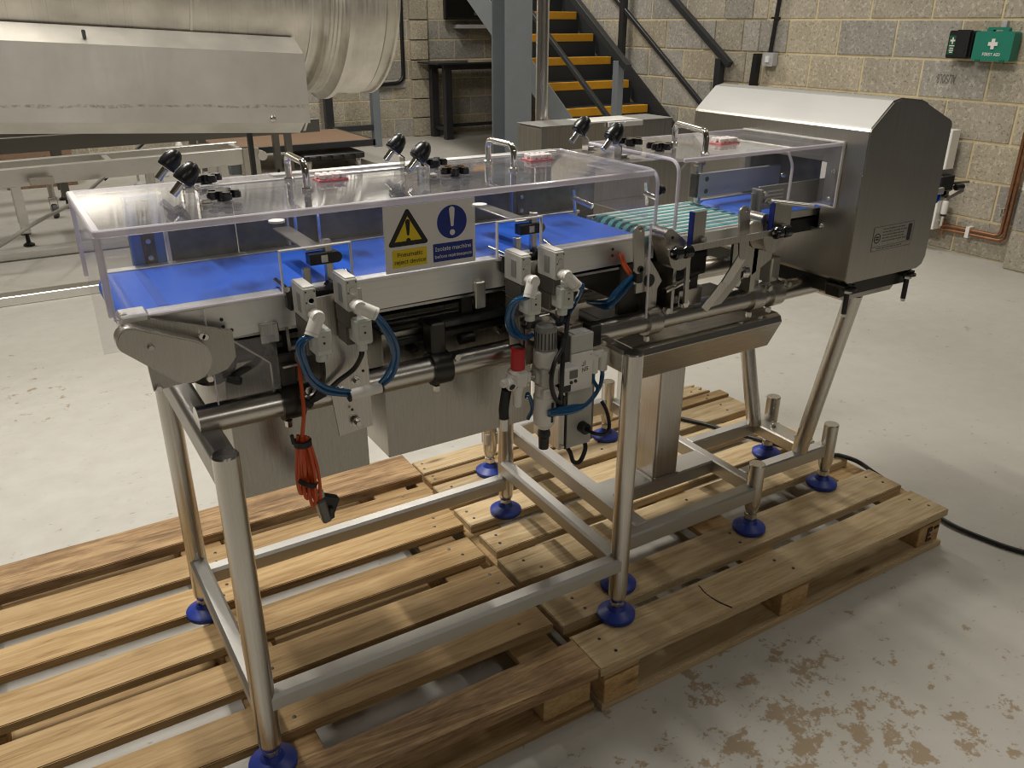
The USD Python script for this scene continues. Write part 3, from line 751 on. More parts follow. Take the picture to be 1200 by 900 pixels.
t.add('floor_pan', sheet(-2.6, 1.64, [(5.11, -0.452), (5.5, -0.452), (5.5, -0.44), (5.12, -0.44)]), 'steel_worn', smooth=False)
p_ = np.array((1.4526, 4.999, 0.8412)); t.add('bolt', lathe([(0.018, 0), (0.018, .008), (.012, .014), (0, .016)], p_, (0, -1, 0), 14), 'bolt_steel')
p_ = np.array((0.541, 5.05, 1.2983)); t.add('slot', prism(rrect(p_[0] - .008, p_[0] + .008, p_[2] - .022, p_[2] + .022, .007), 'y', 5.03, 5.06), 'ink', smooth=False)
for x in (-2.2, 1.42):
    t.add('support_leg', box(x - .014, x + .014, 5.42, 5.46, 0.0, zf(x) - 0.44), 'paint_dark', smooth=False)
t.build()

# ---- floor level frames at the left
def long_frame(name, label, ya, yb, x0, x1, ztop, legs, mt, tk=0.06, h=0.115):
    t = Thing(name, label, 'conveyor frame')
    k = (yb - ya) / (x1 - x0)
    t.add('side_beam', bar((x0, ya, ztop - h / 2), (x1, yb, ztop - h / 2), tk, h, 0.004), mt, smooth=False)
    t.add('side_beam', bar((x0, ya + .38, ztop - h / 2), (x1, yb + .38, ztop - h / 2), tk, h, 0.004), mt, smooth=False)
    for x in np.linspace(x0 + .05, x1 - .05, 4):
        y = ya + k * (x - x0)
        t.add('cross_member', box(x - .02, x + .02, y + .02, y + .36, ztop - h, ztop - .01), mt, smooth=False)
    for x in legs:
        for d in (0.0, 0.38):
            y = ya + k * (x - x0) + d
            g = t.add('leg', box(x - .028, x + .028, y - .028, y + .028, 0.085, ztop - h + .005), mt, smooth=False)
            t.add('foot', lathe([(0.035, 0), (0.034, 0.012), (0.014, 0.024), (0.010, 0.09)], (x, y, 0), (0, 0, 1), 16), 'black_plastic', under=g)
    return t
t = long_frame('conveyor_frame', 'pale aluminium conveyor frame on square legs below the drum trough', 6.05, 6.42, -1.2, 1.66, 0.50, (0.10, 0.98, 1.45), 'aluminium')
t.add('end_bracket', box(1.60, 1.72, 6.37, 6.47, 0.28, 0.50), 'steel_plate', smooth=False)
t.add('end_roller', cyl((1.74, 6.36, 0.44), (1.74, 6.43, 0.44), 0.035, 20), 'aluminium')
t.add('side_plate', box(0.18, 0.32, 6.10, 6.16, 0.40, 0.445), 'steel_plate', smooth=False)
t.build()
t = long_frame('roller_frame', 'dark steel conveyor frame standing behind the pale aluminium one', 7.3, 7.55, -1.6, 2.6, 0.56, (0.45, 1.55, 2.3), 'label_grey')
t.add('brace', cyl((0.75, 7.5, 0.18), (1.35, 7.6, 0.62), 0.012, 10), 'paint_dark')
t.build()
t = Thing('caster_wheel', 'grey rubber caster wheel on a fork below the pale conveyor frame', 'caster')
c = np.array((0.3357, 7.0819, 0.05))
t.add('tyre', cyl(c - [0.02, 0, 0], c + [0.02, 0, 0], 0.052, 24, b=0.008), 'caster_rubber')
t.add('hub', cyl(c - [0.022, 0, 0], c + [0.022, 0, 0], 0.028, 16), 'switch_grey')
t.add('fork', [bar(c + [-.026, 0, 0], c + [-.026, .01, .09], 0.03, .004), bar(c + [.026, 0, 0], c + [.026, .01, .09], 0.03, .004), box(c[0] - .03, c[0] + .03, c[1] - .02, c[1] + .04, c[2] + .085, c[2] + .10), cyl(c + [0, .01, .1], c + [0, .01, .36], .022, 12)], 'steel_plate', smooth=False)
t.build()
for px, y0, lab in (('a', 4.84, 'flat bright steel bar lying on the floor nearest the pallets'), ('b', 5.84, 'flat steel bar lying on the floor below the drum trough')):
    single('floor_bar', [box(-2.2, 1.2, y0, y0 + 0.10, 0.0, 0.05, 0.004)], 'aluminium', lab, 'steel bar', smooth=False)
for i, (q, lab) in enumerate((((-0.30, 8.55), 'brown cardboard carton at the back under the drum, nearest its left end'), ((0.35, 8.7), 'brown cardboard carton at the back, beside the levelling feet'))):
    t = Thing('carton', lab, 'carton')
    x, y = q
    t.add('side', box(x - .28, x + .28, y - .2, y + .2, 0, 0.34, .004), 'chipboard', smooth=False)
    t.add('flap', [box(x - .28, x + .28, y - .2, y - .01, .34, .348, .001), box(x - .28, x + .28, y + .01, y + .2, .34, .348, .001)], 'cardboard', smooth=False)
    t.build()
foot = Thing('levelling_foot', 'levelling foot standing behind the pale frame, the nearer one of the pair', 'levelling foot', 'loose levelling feet behind the pale frame')
foot.add('pad', lathe([(0.045, 0), (0.045, .01), (.02, .03), (.012, .034)], (1.10, 8.2, 0), (0, 0, 1), 18), 'switch_grey')
foot.add('stem', cyl((1.10, 8.2, .03), (1.10, 8.2, .16), .011, 10), 'bolt_steel')
foot.build(); foot.copy((0.28, 0.35, 0), 'levelling foot standing behind the pale frame, the farther one of the pair')
single('air_line', tube([(-0.3434, 5.6082, 0.02), (-0.0562, 5.3883, 0.2), (0.1354, 5.4059, 0.3), (0.4057, 5.9846, 0.3), (0.62, 6.2, 0.4)], 0.011, 10), 'cable_grey', 'thin grey cable slanting up across the floor at the far left', 'cable')
bt = Thing('spray_bottle', 'white plastic bottle standing on the floor behind the conveyor frames', 'bottle')
bp = np.array([1.62, 8.9, 0])
bt.add('body', lathe([(0.05, 0), (0.055, .02), (.055, .2), (.02, .27), (.02, .3)], bp, (0, 0, 1), 18), 'enamel_white')
bt.add('cap', lathe([(0.024, .3), (.022, .34)], bp, (0, 0, 1), 14), 'red_plastic')
bt.build()

# ================================================================ pallets
DECK = 0.122
rp = random.Random(11)
def board(x0, x1, y0, y1, z0, z1, seed, rough=0.0, yaw=0.0, torn=False):
    """A sawn board along x with slightly uneven edges and ends."""
    n = 14
    xs = np.linspace(x0, x1, n)
    r = np.random.RandomState(seed)
    w = 0.0012 + rough
    a = y0 + r.normal(0, w, n).cumsum() * 0.35; c = y1 + r.normal(0, w, n).cumsum() * 0.35
    a += y0 - a.mean(); c += y1 - c.mean()
    poly = list(zip(xs, a)) + list(zip(xs[::-1], c[::-1]))
    if torn:
        poly = list(zip(xs, a)) + [(x1 - .01, y0 + .012), (x1 - .035, y0 + .02), (x1 - .005, y0 + .035), (x1 - .03, y0 + .05), (x1 - .012, y1 - .012)] + list(zip(xs[::-1][1:], c[::-1][1:]))
    g = Polygon(poly).buffer(0)
    lo = prism(g, 'z', z0, z1 - 0.002)
    hi = prism(g.buffer(-0.0018), 'z', z1 - 0.002, z1)
    m = join(lo, hi)
    if rough:
        v = m[0].copy()
        top = v[:, 2] > z1 - 0.003
        v[top, 2] += (meshkit.fbm(v[top] * 25, 3, 5) - 0.5) * rough * 4
        m = (v, m[1])
    if yaw: m = turned(m, yaw, (0, 0, 1), ((x0 + x1) / 2, (y0 + y1) / 2, 0))
    return m
def nails(t, under, spots):
    t.add('nail_head', join(*[lathe([(0.0042, 0), (0.0042, 0.0012), (0.003, 0.0016)], (x, y, DECK - 0.0004), (0, 0, 1), 8) for x, y in spots]), 'dark_steel', under=under, smooth=False, kind='stuff')

t = Thing('pallet', 'warm brown wooden pallet with a thick split weathered front board, under the two steel bins', 'pallet')
LX0, LX1 = -0.345, 0.858
rows = [(1.050, 1.142, 'pine_weathered', .004), (1.215, 1.315, 'pine_warm', 0), (1.368, 1.465, 'pine_warm', 0), (1.513, 1.610, 'pine_warm', 0), (1.665, 1.760, 'pine_warm', 0), (1.808, 1.907, 'pine_warm', 0), (1.962, 2.098, 'pine_weathered', .0015)]
for i, (y0, y1, mt, ro) in enumerate(rows):
    zt = DECK + (0.004 if i in (0, 6) else 0)
    x1 = LX1 + (0.04 if i == 6 else 0.02 if i > 3 else 0)
    b = t.add('deck_board', board(LX0, x1, y0, y1, zt - (0.028 if i in (0, 6) else 0.021), zt, 20 + i, ro, -1.0 if i < 2 else -0.3), mt, smooth=False)
    nails(t, b, [(x + rp.uniform(-.02, .02), y0 + q * (y1 - y0)) for x in (LX0 + .06, .27, LX1 - .05) for q in (.3, .7)])
for x in (-0.275, 0.255, 0.79):
    t.add('cross_bearer', box(x - .05, x + .05, 1.06, 2.09, 0.084, 0.1005, .002), 'pine_brown', smooth=False)
    for y in (1.105, 1.575, 2.04):
        t.add('block', box(x - .055, x + .065, y - .048, y + .048, 0.022, 0.084, .002), 'pine_block', smooth=False)
for y in (1.10, 1.575, 2.04):
    t.add('runner', board(LX0, LX1, y - .048, y + .048, 0.0, 0.022, 40 + int(y * 10), 0, -0.6), 'pine_warm', smooth=False)
t.build()

t = Thing('pallet', 'pale pine pallet with a stamped corner block, under the splayed detector legs', 'pallet')
RX0, RX1 = 0.872, 2.07
rows = [(1.028, 1.146, .862, 2.066, 'pine_pale', 0, .003), (1.178, 1.290, .87, 2.07, 'pine_pale', 0, 0), (1.362, 1.474, .875, 2.066, 'pine_pale', 0, 0), (1.508, 1.600, .889, 2.09, 'pine_pale', 0, 0),
        (1.644, 1.742, .890, 2.086, 'pine_pale', 0, 0), (1.775, 1.885, .895, 2.098, 'pine_pale', 0, 0), (1.902, 1.950, .90, 2.112, 'pine_warm', 0, 0), (1.965, 2.043, .905, 2.075, 'pine_pale', 1, 0)]
for i, (y0, y1, x0, x1, mt, torn, ro) in enumerate(rows):
    b = t.add('deck_board', board(x0, x1, y0, y1, DECK - (0.022 if i else 0.020), DECK, 60 + i, ro * .4, -0.5 if i < 3 else 0.2, torn), mt, smooth=False)
    nails(t, b, [(x + rp.uniform(-.02, .02), y0 + q * (y1 - y0)) for x in (RX0 + .06, 1.47, RX1 - .05) for q in (.3, .7)])
for x, dx in ((0.925, 0.0), (1.47, .01), (2.02, .02)):
    t.add('cross_bearer', box(x - .05, x + .05 + dx, 1.04, 2.03, 0.082, 0.0995, .002), 'pine_warm', smooth=False)
    for y in (1.08, 1.56, 1.99):
        t.add('block', box(x - .05, x + .045, y - .045, y + .045, 0.018, 0.082, .002), 'pine_block', smooth=False)
for y in (1.075, 1.56, 1.99):
    t.add('runner', board(RX0, RX1, y - .045, y + .045, 0.0, 0.018, 80 + int(y * 10), 0, -0.5), 'pine_pale', smooth=False)
st = t.add('stamp', [box(2.006, 2.012, 1.0325, 1.0352, 0.028, 0.072, 0), box(2.012, 2.026, 1.0325, 1.0352, 0.058, 0.072, 0), box(2.012, 2.022, 1.0325, 1.0352, 0.044, 0.05, 0), box(2.012, 2.03, 1.0325, 1.0352, 0.028, 0.034, 0), box(2.036, 2.055, 1.0325, 1.0352, 0.060, 0.068, 0)], 'stamp', smooth=False, label='dark branded stamp on the corner block')
t.build()

# ================================================================ front machine frame
FT = DECK
def foot_parts(t, leg, x, y, z_leg):
    t.add('foot', lathe([(0.040, 0), (0.043, 0.004), (0.043, 0.012), (0.038, 0.016), (0.022, 0.024), (0.016, 0.034), (0.0, 0.035)], (x, y, FT), (0, 0, 1), 32), 'foot_blue', under=leg, label='blue levelling foot')
    t.add('foot_stem', [lathe([(0.0115, 0.03), (0.0115, z_leg - FT + .004)], (x, y, FT), (0, 0, 1), 12), lathe([(0.016, z_leg - FT - .012), (0.0165, z_leg - FT + .001)], (x, y, FT), (0, 0, 1), 6)], 'bolt_steel', under=leg)

t = Thing('machine_frame', 'welded stainless tube frame on blue feet carrying the reject conveyor', 'machine frame')
LEGS = [(0.207, 1.153, 0.765), (0.995, 1.153, 0.767), (0.203, 1.650, 0.762), (1.006, 1.655, 0.762)]
for i, (x, y, zt) in enumerate(LEGS):
    zb = 0.165
    l = t.add('leg', lathe([(0.013, zb), (0.0195, zb + .010), (0.0205, zb + .02), (0.0205, zt - .003), (0.0185, zt), (0, zt)], (x, y, 0), (0, 0, 1), 28), 'steel_tube')
    foot_parts(t, l, x, y, zb)
def rbar(p0, p1, w, h, b=0.006): return bar(p0, p1, w, h, b)
t.add('end_bar', prism(rrect(0.187, 0.227, 0.705, 0.764, 0.012), 'y', 1.155, 1.65), 'steel_matte')
t.add('end_bar', rbar((0.205, 1.155, 0.268), (0.203, 1.65, 0.262), 0.034, 0.036), 'steel_matte')
t.add('front_rail', rbar((0.21, 1.153, 0.275), (0.995, 1.153, 0.271), 0.036, 0.037), 'steel_matte')
t.add('rear_rail', rbar((0.21, 1.652, 0.221), (1.0, 1.652, 0.222), 0.036, 0.038), 'steel_matte')
t.add('middle_bar', rbar((0.985, 1.155, 0.275), (1.0, 1.65, 0.270), 0.034, 0.040), 'steel_matte')
t.add('top_bar', rbar((0.995, 1.16, 0.742), (1.005, 1.65, 0.742), 0.034, 0.048), 'steel_across')
t.add('long_tube', cyl((0.193, 1.267, 0.775), (1.67, 1.267, 0.775), 0.0238, 32), 'steel_along')
t.add('long_tube', cyl((0.19, 1.535, 0.760), (1.67, 1.535, 0.760), 0.0238, 32), 'steel_along')
def clamp(x, w=0.036, arm=0.0, y=1.267):
    return [pipe_ring((x - w / 2, y, 0.775), (x + w / 2, y, 0.775), 0.031, 0.0236), box(x - w / 2 + .003, x + w / 2 - .003, y - .006, y + .030, 0.80, 0.862 + arm, .003)]
for x in (0.345, 0.625, 0.84, 1.13, 1.44, 1.505):
    t.add('clamp', clamp(x), 'dark_steel' if x < 1 else 'steel_plate')
    t.add('clamp_bolt', [hexbolt((x - .008, 1.262, 0.742), (0, 0, -1), .007, .012), hexbolt((x + .024, 1.246, 0.80), (0, -1, 0), .008, .012)], 'bolt_steel')
t.build()

# ================================================================ detector stand
t = Thing('detector_stand', 'stainless floor stand with a square pedestal and two splayed legs, on short blue footed posts', 'machine stand')
POSTS = [(1.068, 1.238, 0.262, 0), (1.515, 1.244, 0.322, 0), (1.868, 1.296, 0.322, 0), (1.873, 1.512, 0.322, 0), (1.080, 1.866, 0.55, 0), (1.515, 1.866, 0.322, 0)]
for x, y, zt, _ in POSTS:
    zb = 0.172
    l = t.add('post', lathe([(0.012, zb), (0.0185, zb + .022), (0.0205, zb + .035), (0.0205, zt - .002), (0.0190, zt), (0, zt)], (x, y, 0), (0, 0, 1), 28), 'steel_tube')
    foot_parts(t, l, x, y, zb)
ZT = 0.262
t.add('rail', rbar((1.055, 1.243, ZT - .021), (1.50, 1.244, ZT - .021), 0.036, 0.042, .004), 'steel_matte')
t.add('rail', rbar((1.06, 1.866, ZT - .021), (1.50, 1.866, ZT - .021), 0.036, 0.042, .004), 'steel_matte')
t.add('rail', rbar((1.16, 1.43, ZT - .022), (1.525, 1.43, ZT - .022), 0.075, 0.040, .004), 'steel_matte')
t.add('rail', rbar((1.54, 1.313, ZT - .022), (1.86, 1.305, ZT - .022), 0.034, 0.040, .004), 'steel_matte')
t.add('rail', rbar((1.54, 1.518, ZT - .022), (1.865, 1.514, ZT - .022), 0.034, 0.040, .004), 'steel_matte')
t.add('cross_rail', rbar((1.140, 1.25, ZT - .018), (1.155, 1.86, ZT - .018), 0.040, 0.046, .004), 'steel_matte')
t.add('cross_rail', rbar((1.525, 1.25, ZT - .021), (1.53, 1.86, ZT - .021), 0.028, 0.040, .003), 'steel_matte')
t.add('end_plate', box(1.782, 1.846, 1.322, 1.503, ZT - .036, ZT, .004), 'steel_plate')
t.add('plate_bolt', [dome_nut((1.815, 1.365, ZT), (0, 0, 1), .007), dome_nut((1.812, 1.45, ZT), (0, 0, 1), .007)], 'bolt_steel')
t.add('pedestal', prism(rrect(1.300, 1.382, 1.394, 1.474, 0.008), 'z', ZT, 0.72), 'steel_plate')
t.add('pedestal_foot', prism(rrect(1.296, 1.386, 1.390, 1.478, 0.008), 'z', ZT - .002, ZT + .006), 'steel_plate')
t.add('splayed_leg', cyl((1.765, 1.312, ZT - .004), (1.752, 1.218, 0.745), 0.0215, 28), 'steel_tube')
t.add('splayed_leg', cyl((1.782, 1.497, ZT - .004), (1.752, 1.60, 0.745), 0.0215, 28), 'steel_tube')
ch = [(1.165, .722), (1.19, .718), (1.24, .718), (1.24, .728), (1.175, .764), (1.165, .764)]
t.add('top_channel', [prism(Polygon([(1.66, .757), (1.672, .748), (1.852, .748), (1.862, .757), (1.862, .772), (1.66, .772)]), 'y', 1.19, 1.63)], 'steel_plate')
t.build()

# weigh base: folded channel over the pedestal
t = Thing('weigher_pedestal_cover', 'folded stainless channel cover on top of the square pedestal', 'machine base')
cp = LineString([(1.285, .634), (1.252, .703), (1.256, .713), (1.266, .718), (1.594, .718), (1.604, .713), (1.608, .703), (1.575, .634)]).buffer(0.004, 4, join_style=1)
t.add('channel', prism(cp, 'x', 1.085, 1.535), 'steel_along')
t.add('inner_beam', box(1.10, 1.52, 1.38, 1.48, .722, .744), 'dark_steel', smooth=False)
t.build()

# ================================================================ reject bins
for k, (x0, x1, z0, z1, lab) in enumerate(((0.255, 0.499, 0.578, 0.84, 'grey stainless reject bin hanging behind the orange cable bundle'), (0.540, 0.868, 0.581, 0.84, 'stainless reject bin hanging between the orange cables and the red capped valve'))):
    t = Thing('reject_bin', lab, 'bin', 'reject bins under the conveyor')
    yA, yB = 1.325, 1.62
    t.add('front_panel', box(x0, x1, yA, yA + .003, z0, z1, .001), 'steel_bin', smooth=False)
    t.add('rear_panel', box(x0, x1, yB - .003, yB, z0, z1, .001), 'steel_bin', smooth=False)
    t.add('side_panel', box(x0, x0 + .003, yA + .003, yB - .003, z0, z1, .001), 'steel_bin', smooth=False)
    t.add('side_panel', box(x1 - .003, x1, yA + .003, yB - .003, z0, z1, .001), 'steel_bin', smooth=False)
    t.add('bottom_panel', box(x0 + .003, x1 - .003, yA + .003, yB - .003, z0, z0 + .003, .001), 'steel_bin', smooth=False)
    t.add('rim', [box(x0 - .004, x1 + .004, yA - .008, yA, z1 - .012, z1, .001), box(x0 - .004, x1 + .004, yB, yB + .008, z1 - .012, z1, .001)], 'steel_bin', smooth=False)
    if k == 1:
        t.add('hinge_strip', box(x0 + .02, x1 - .03, yA - .02, yA, 0.815, 0.828, .002), 'dark_steel', smooth=False)
        t.add('latch', [box(.70, .725, yA - .012, yA, .835, .89), box(.585, .60, yA - .03, yA, .80, .81), lathe([(.011, 0), (.011, .03)], (.69, yA - .02, .805), (1, 0, 0), 12)], 'dark_steel')
        t.add('corner_bolt', hexbolt((.79, yA, .80), (0, -1, 0), .008, .01), 'bolt_steel')
    t.build()

# ================================================================ reject conveyor
BZ = 0.965
t = Thing('reject_conveyor', 'belt conveyor with bright blue belt, pale side beams and a teardrop drive cover', 'conveyor')
BY0, BY1 = 1.286, 1.518
bp = stadium((0.135, BZ - .024), (1.082, BZ - .024), .024, .024, 12)
t.add('belt', prism(bp.difference(bp.buffer(-.0025)), 'y', BY0, BY1), 'belt_blue', label='bright blue belt')
t.add('belt_stripe', box(0.170, 0.186, BY0 + .004, BY1 - .004, BZ + .0001, BZ + .0005, 0), 'belt_blue_dark', smooth=False)
t.add('slider_bed', box(.15, 1.07, BY0 + .01, BY1 - .01, BZ - .012, BZ - .004, 0), 'steel_plate', smooth=False)
t.add('nose_roller', [cyl((.135, BY0 + .004, BZ - .024), (.135, BY1 - .004, BZ - .024), .021, 24), cyl((1.082, BY0 + .004, BZ - .024), (1.082, BY1 - .004, BZ - .024), .021, 24)], 'steel_tube')
fb = Polygon([(.128, .960), (1.120, .960), (1.128, .948), (1.128, .912), (.30, .905), (.225, .900), (.128, .945)])
t.add('side_beam', [prism(fb, 'y', 1.266, 1.276), box(.135, 1.125, 1.258, 1.282, .9600, .9665, .001)], 'aluminium', smooth=False, label='pale folded front beam')
t.add('side_beam', [box(.128, 1.125, 1.530, 1.54, .905, .965, .001), box(.128, 1.125, 1.522, 1.545, .9600, .9665, .001)], 'aluminium', smooth=False)
t.add('rear_skirt', [box(.25, 1.09, 1.546, 1.551, .79, .905, .001), box(.62, .80, 1.30, 1.34, .835, .850, .003)], 'panel_dark', smooth=False, label='dark skirt panel under the far beam')
t.add('belt_pan', box(.24, 1.09, BY0 + .004, BY1 - .004, .892, .897, 0), 'steel_plate', smooth=False)
for hx, hz in ((.253, .936), (.254, .924), (.266, .916), (1.02, .945), (1.02, .932)):
    t.add('beam_hole', cyl((hx, 1.2645, hz), (hx, 1.2665, hz), .0028, 10), 'ink', smooth=False)
# drive end: gusset plate and teardrop cover
gp = Polygon([(.118, .962), (.150, .962), (.262, .923), (.262, .880), (.247, .863), (.230, .858), (.136, .850), (.134, .895), (.108, .93)])
t.add('gusset_plate', prism(gp, 'y', 1.242, 1.250), 'steel_bin')
dc = stadium((.1165, .942), (.187, .896), .0200, .0345, 20)
t.add('drive_cover', [prism(dc, 'y', 1.2185, 1.243), prism(dc.buffer(-.0025), 'y', 1.217, 1.2185)], 'steel_plate', label='teardrop shaped drive cover')
cv = np.array((0.1404, 1.217, 0.9287)); t.add('cover_bolt', [hexbolt(cv, (0, -1, 0), .005, .005)], 'bolt_steel')
for px in ((0.1433, 1.242, 0.8537), (0.2184, 1.242, 0.8536), (0.2205, 1.242, 0.9223), (0.2159, 1.242, 0.9246)):
    t.add('gusset_bolt', hexbolt(px, (0, -1, 0), .006, .006), 'chrome')
# corner block where the clear guard rests
t.add('corner_block', [box(.108, .150, 1.243, 1.285, .945, .972, .004), cyl((.116, 1.25, .966), (.116, 1.262, .966), .008, 16)], 'aluminium')
# hangers down to the tube
t.add('hanger', [prism([(1.272, .905), (1.30, .905), (1.30, .80), (1.262, .80)], 'x', .352, .357), box(.335, .36, 1.25, 1.30, .84, .845)], 'steel_plate', smooth=False)
t.add('hanger', [bar((.262, 1.30, .90), (.322, 1.30, .845), .05, .004), bar((.322, 1.30, .845), (.322, 1.30, .80), .05, .004)], 'steel_plate', smooth=False)
t.add('hanger_plate', [box(.308, .338, 1.258, 1.266, .885, .918, .002), box(.700, .722, 1.256, 1.266, .877, .928, .002), box(.335, .345, 1.262, 1.53, .80, .86, .002)], 'steel_plate', smooth=False)
t.add('motor', [cyl((.235, 1.30, .855), (.235, 1.50, .855), .042, 28, b=.006), box(.20, .27, 1.36, 1.46, .80, .83, .006)], 'dark_steel')
t.add('motor_cable', tube([(.245, 1.245, .845), (.262, 1.243, .838), (0.2574, 1.25, 0.8463), (0.2978, 1.27, 0.8541), (.325, 1.33, .85)], .0062, 10), 'cable_black')
t.build()

# support bracket plates that carry the valves
for k, (x0, lab) in enumerate(((.385, 'steel valve plate hanging on the tube above the orange cable'), (.772, 'steel valve plate on the tube behind the red capped valve'))):
    t = Thing('valve_plate', lab, 'bracket', 'steel plates behind the air valves')
    t.add('plate', prism(Polygon([(x0, .955), (x0 + .088, .960), (x0 + .090, .790), (x0 + .030, .785), (x0 + .012, .80)]), 'y', 1.233, 1.239), 'steel_plate', smooth=False)
    t.add('lower_plate', prism(Polygon([(x0 + .020, .815), (x0 + .093, .82), (x0 + .093, .705), (x0 + .031, .700)]) if k == 0 else Polygon([(x0 - .01, .86), (x0 + .05, .86), (x0 + .05, .80), (x0 - .01, .80)]), 'y', 1.2395, 1.2435), 'steel_plate', smooth=False)
    for dx, dz in ((.052, .902), (.062, .722), (.038, .79), (.066, .80)):
        t.add('bolt', [lathe([(.0085, 0), (.0085, .002)], (x0 + dx, 1.2335, dz), (0, -1, 0), 16), hexbolt((x0 + dx, 1.2315, dz), (0, -1, 0), .006, .008)], 'bolt_steel')
    t.add('hole', [cyl((x0 + .08, 1.2322, .815), (x0 + .08, 1.2332, .815), .0025, 10), cyl((x0 + .055, 1.2322, .748), (x0 + .055, 1.2332, .748), .0025, 10)], 'ink', smooth=False)
    t.build()

# ================================================================ blast valves
VX, VY, VZ = 0.357, 1.170, 0.993
t = Thing('air_valve', 'white air blast valve with angled fitting, nearest the drive end of the belt', 'air valve', 'white air blast valves along the belt')
t.add('valve_body', [box(VX, VX + .019, VY, VY + .060, VZ - .052, VZ - .0, .0015)], 'grey_plastic', smooth=False)
t.add('valve_top', box(VX + .001, VX + .018, VY + .004, VY + .056, VZ, VZ + .002, .0008), 'white_plastic', smooth=False)
t.add('port', [pipe_ring((VX + .0105, VY - .001, VZ - .019), (VX + .0105, VY + .002, VZ - .019), .0058, .0040, 20)], 'bolt_steel')
t.add('port_hole', cyl((VX + .0105, VY - .0006, VZ - .019), (VX + .0105, VY + .001, VZ - .019), .0041, 16), 'ink', smooth=False)
t.add('screw', join(*[cyl((VX + a, VY - .0007, VZ - c), (VX + a, VY + .001, VZ - c), .0013, 8) for a, c in ((.003, .022), (.0165, .005), (.003, .005), (.0165, .047))]), 'ink', smooth=False, kind='stuff')
t.add('side_label', box(VX - .0004, VX + .0002, VY + .020, VY + .036, VZ - .042, VZ - .012, 0), 'cap_grey', smooth=False)
t.add('manifold', [box(VX + .001, VX + .018, VY + .008, VY + .060, VZ - .082, VZ - .0525, .0015), box(VX + .002, VX + .017, VY + .020, VY + .060, VZ - .115, VZ - .0825, .0015)], 'label_grey', smooth=False)
fe = np.array((VX + .012, VY, VZ - .041))
t.add('elbow_fitting', [cyl(fe, fe + [0, -.012, 0], .0100, 18, b=.001), lathe([(.0100, 0), (.0118, .006), (.0100, .012), (0, .014)], fe + [0, -.012, 0], (0, -1, 0), 16)], 'white_plastic')
cn = np.array((VX + .009, VY - .010, VZ - .084))
cb = t.add('connector', [box(cn[0] - .003, cn[0] + .0245, cn[1] - .004, cn[1] + .036, cn[2] - .022, cn[2] + .020, .003)], 'pale_connector', smooth=30)
t.add('connector_face', [prism(rrect(cn[0] + .001, cn[0] + .0205, cn[2] - .014, cn[2] + .015, .003), 'y', cn[1] - .0052, cn[1] - .003)], 'grey_plastic', under=cb, smooth=False)
t.add('connector_mark', [cyl((cn[0] + .0107, cn[1] - .0058, cn[2] - .001), (cn[0] + .0107, cn[1] - .004, cn[2] - .001), .002, 8), text('~', .006, .0008, (cn[0] + .0075, cn[1] - .005, cn[2] + .007), (1, 0, 0), (0, 0, 1))], 'ink', under=cb, smooth=False)
t.add('gland', [cyl((cn[0] + .0107, cn[1] + .014, cn[2] - .036), (cn[0] + .0107, cn[1] + .014, cn[2] - .022), .0095, 18, b=.001)], 'pale_connector', under=cb)
VALVE = t.build()
VOFF = [(0, 0, 0), (.067, 0, .0045), (.388, 0, -.004), (.459, 0, -.0055)]
for o, lab in zip(VOFF[1:], ('second white air blast valve from the drive end, just before the warning sign', 'third white air blast valve from the drive end, just past the warning sign', 'white air blast valve farthest from the drive end, beside the teal rollers')):
    VALVE.copy(o, lab)
def fit(k): return fe + np.array(VOFF[k]) + [0, -.016, 0]
def swivel(d, k):
    d = np.array(d, float); d /= np.linalg.norm(d); p = fit(k)
    return [cyl(p - d * .004, p + d * .026, .0108, 18, b=.0015), pipe_ring(p + d * .026, p + d * .030, .0108, .006, 18)], p + d * .028, d
def gland_end(k): return np.array([cn[0] + .0107, cn[1] + .014, cn[2] - .036]) + np.array(VOFF[k])

# hoses of the first pair: one loop with a white union
s0, e0, d0 = swivel((-.55, -.25, -1), 0); s1, e1, d1 = swivel((1, -.25, -.55), 1)
UN0, UN1 = np.array((0.4167, 1.165, 0.8073)), np.array((0.4644, 1.165, 0.8099))
t = Thing('air_hose', 'blue air hose looped with a white union between the first two valves', 'air hose')
t.add('hose', tube([e0, (0.3361, 1.152, 0.9162), (0.337, 1.152, 0.8869), (0.3481, 1.155, 0.8536), (0.3735, 1.16, 0.8255), UN0], .0042, 12), 'hose_blue')
t.add('hose', tube([e0 + [.004, 0, 0], (0.3413, 1.148, 0.9151), (0.3424, 1.148, 0.8872), (0.3523, 1.15, 0.8588), (0.3752, 1.155, 0.8344), UN0 + [0, 0, .006]], .0036, 12), 'hose_blue')
t.add('hose', tube([e1, (0.4771, 1.15, 0.9205), (0.4915, 1.15, 0.8903), (0.4963, 1.155, 0.858), (0.4861, 1.16, 0.8267), UN1], .0042, 12), 'hose_blue')
t.add('hose', tube([e1 + [0, 0, -.006], (0.469, 1.145, 0.9193), (0.4817, 1.145, 0.8895), (0.4868, 1.15, 0.8617), (0.4752, 1.155, 0.834), UN1 + [0, 0, .005]], .0036, 12), 'hose_blue')
ud = (UN1 - UN0) / np.linalg.norm(UN1 - UN0)
t.add('union', [cyl(UN0 - ud * .004, UN1 + ud * .004, .0098, 20, b=.0012), pipe_ring((UN0 + UN1) / 2 - ud * .003, (UN0 + UN1) / 2 + ud * .001, .0104, .009, 20)], 'white_plastic')
t.add('collar', [pipe_ring(UN0 - ud * .006, UN0 - ud * .003, .0100, .006, 18), pipe_ring(UN1 + ud * .003, UN1 + ud * .006, .0100, .006, 18)], 'black_plastic')
t.add('swivel', s0, 'white_plastic'); t.add('swivel', s1, 'white_plastic')
t.build()
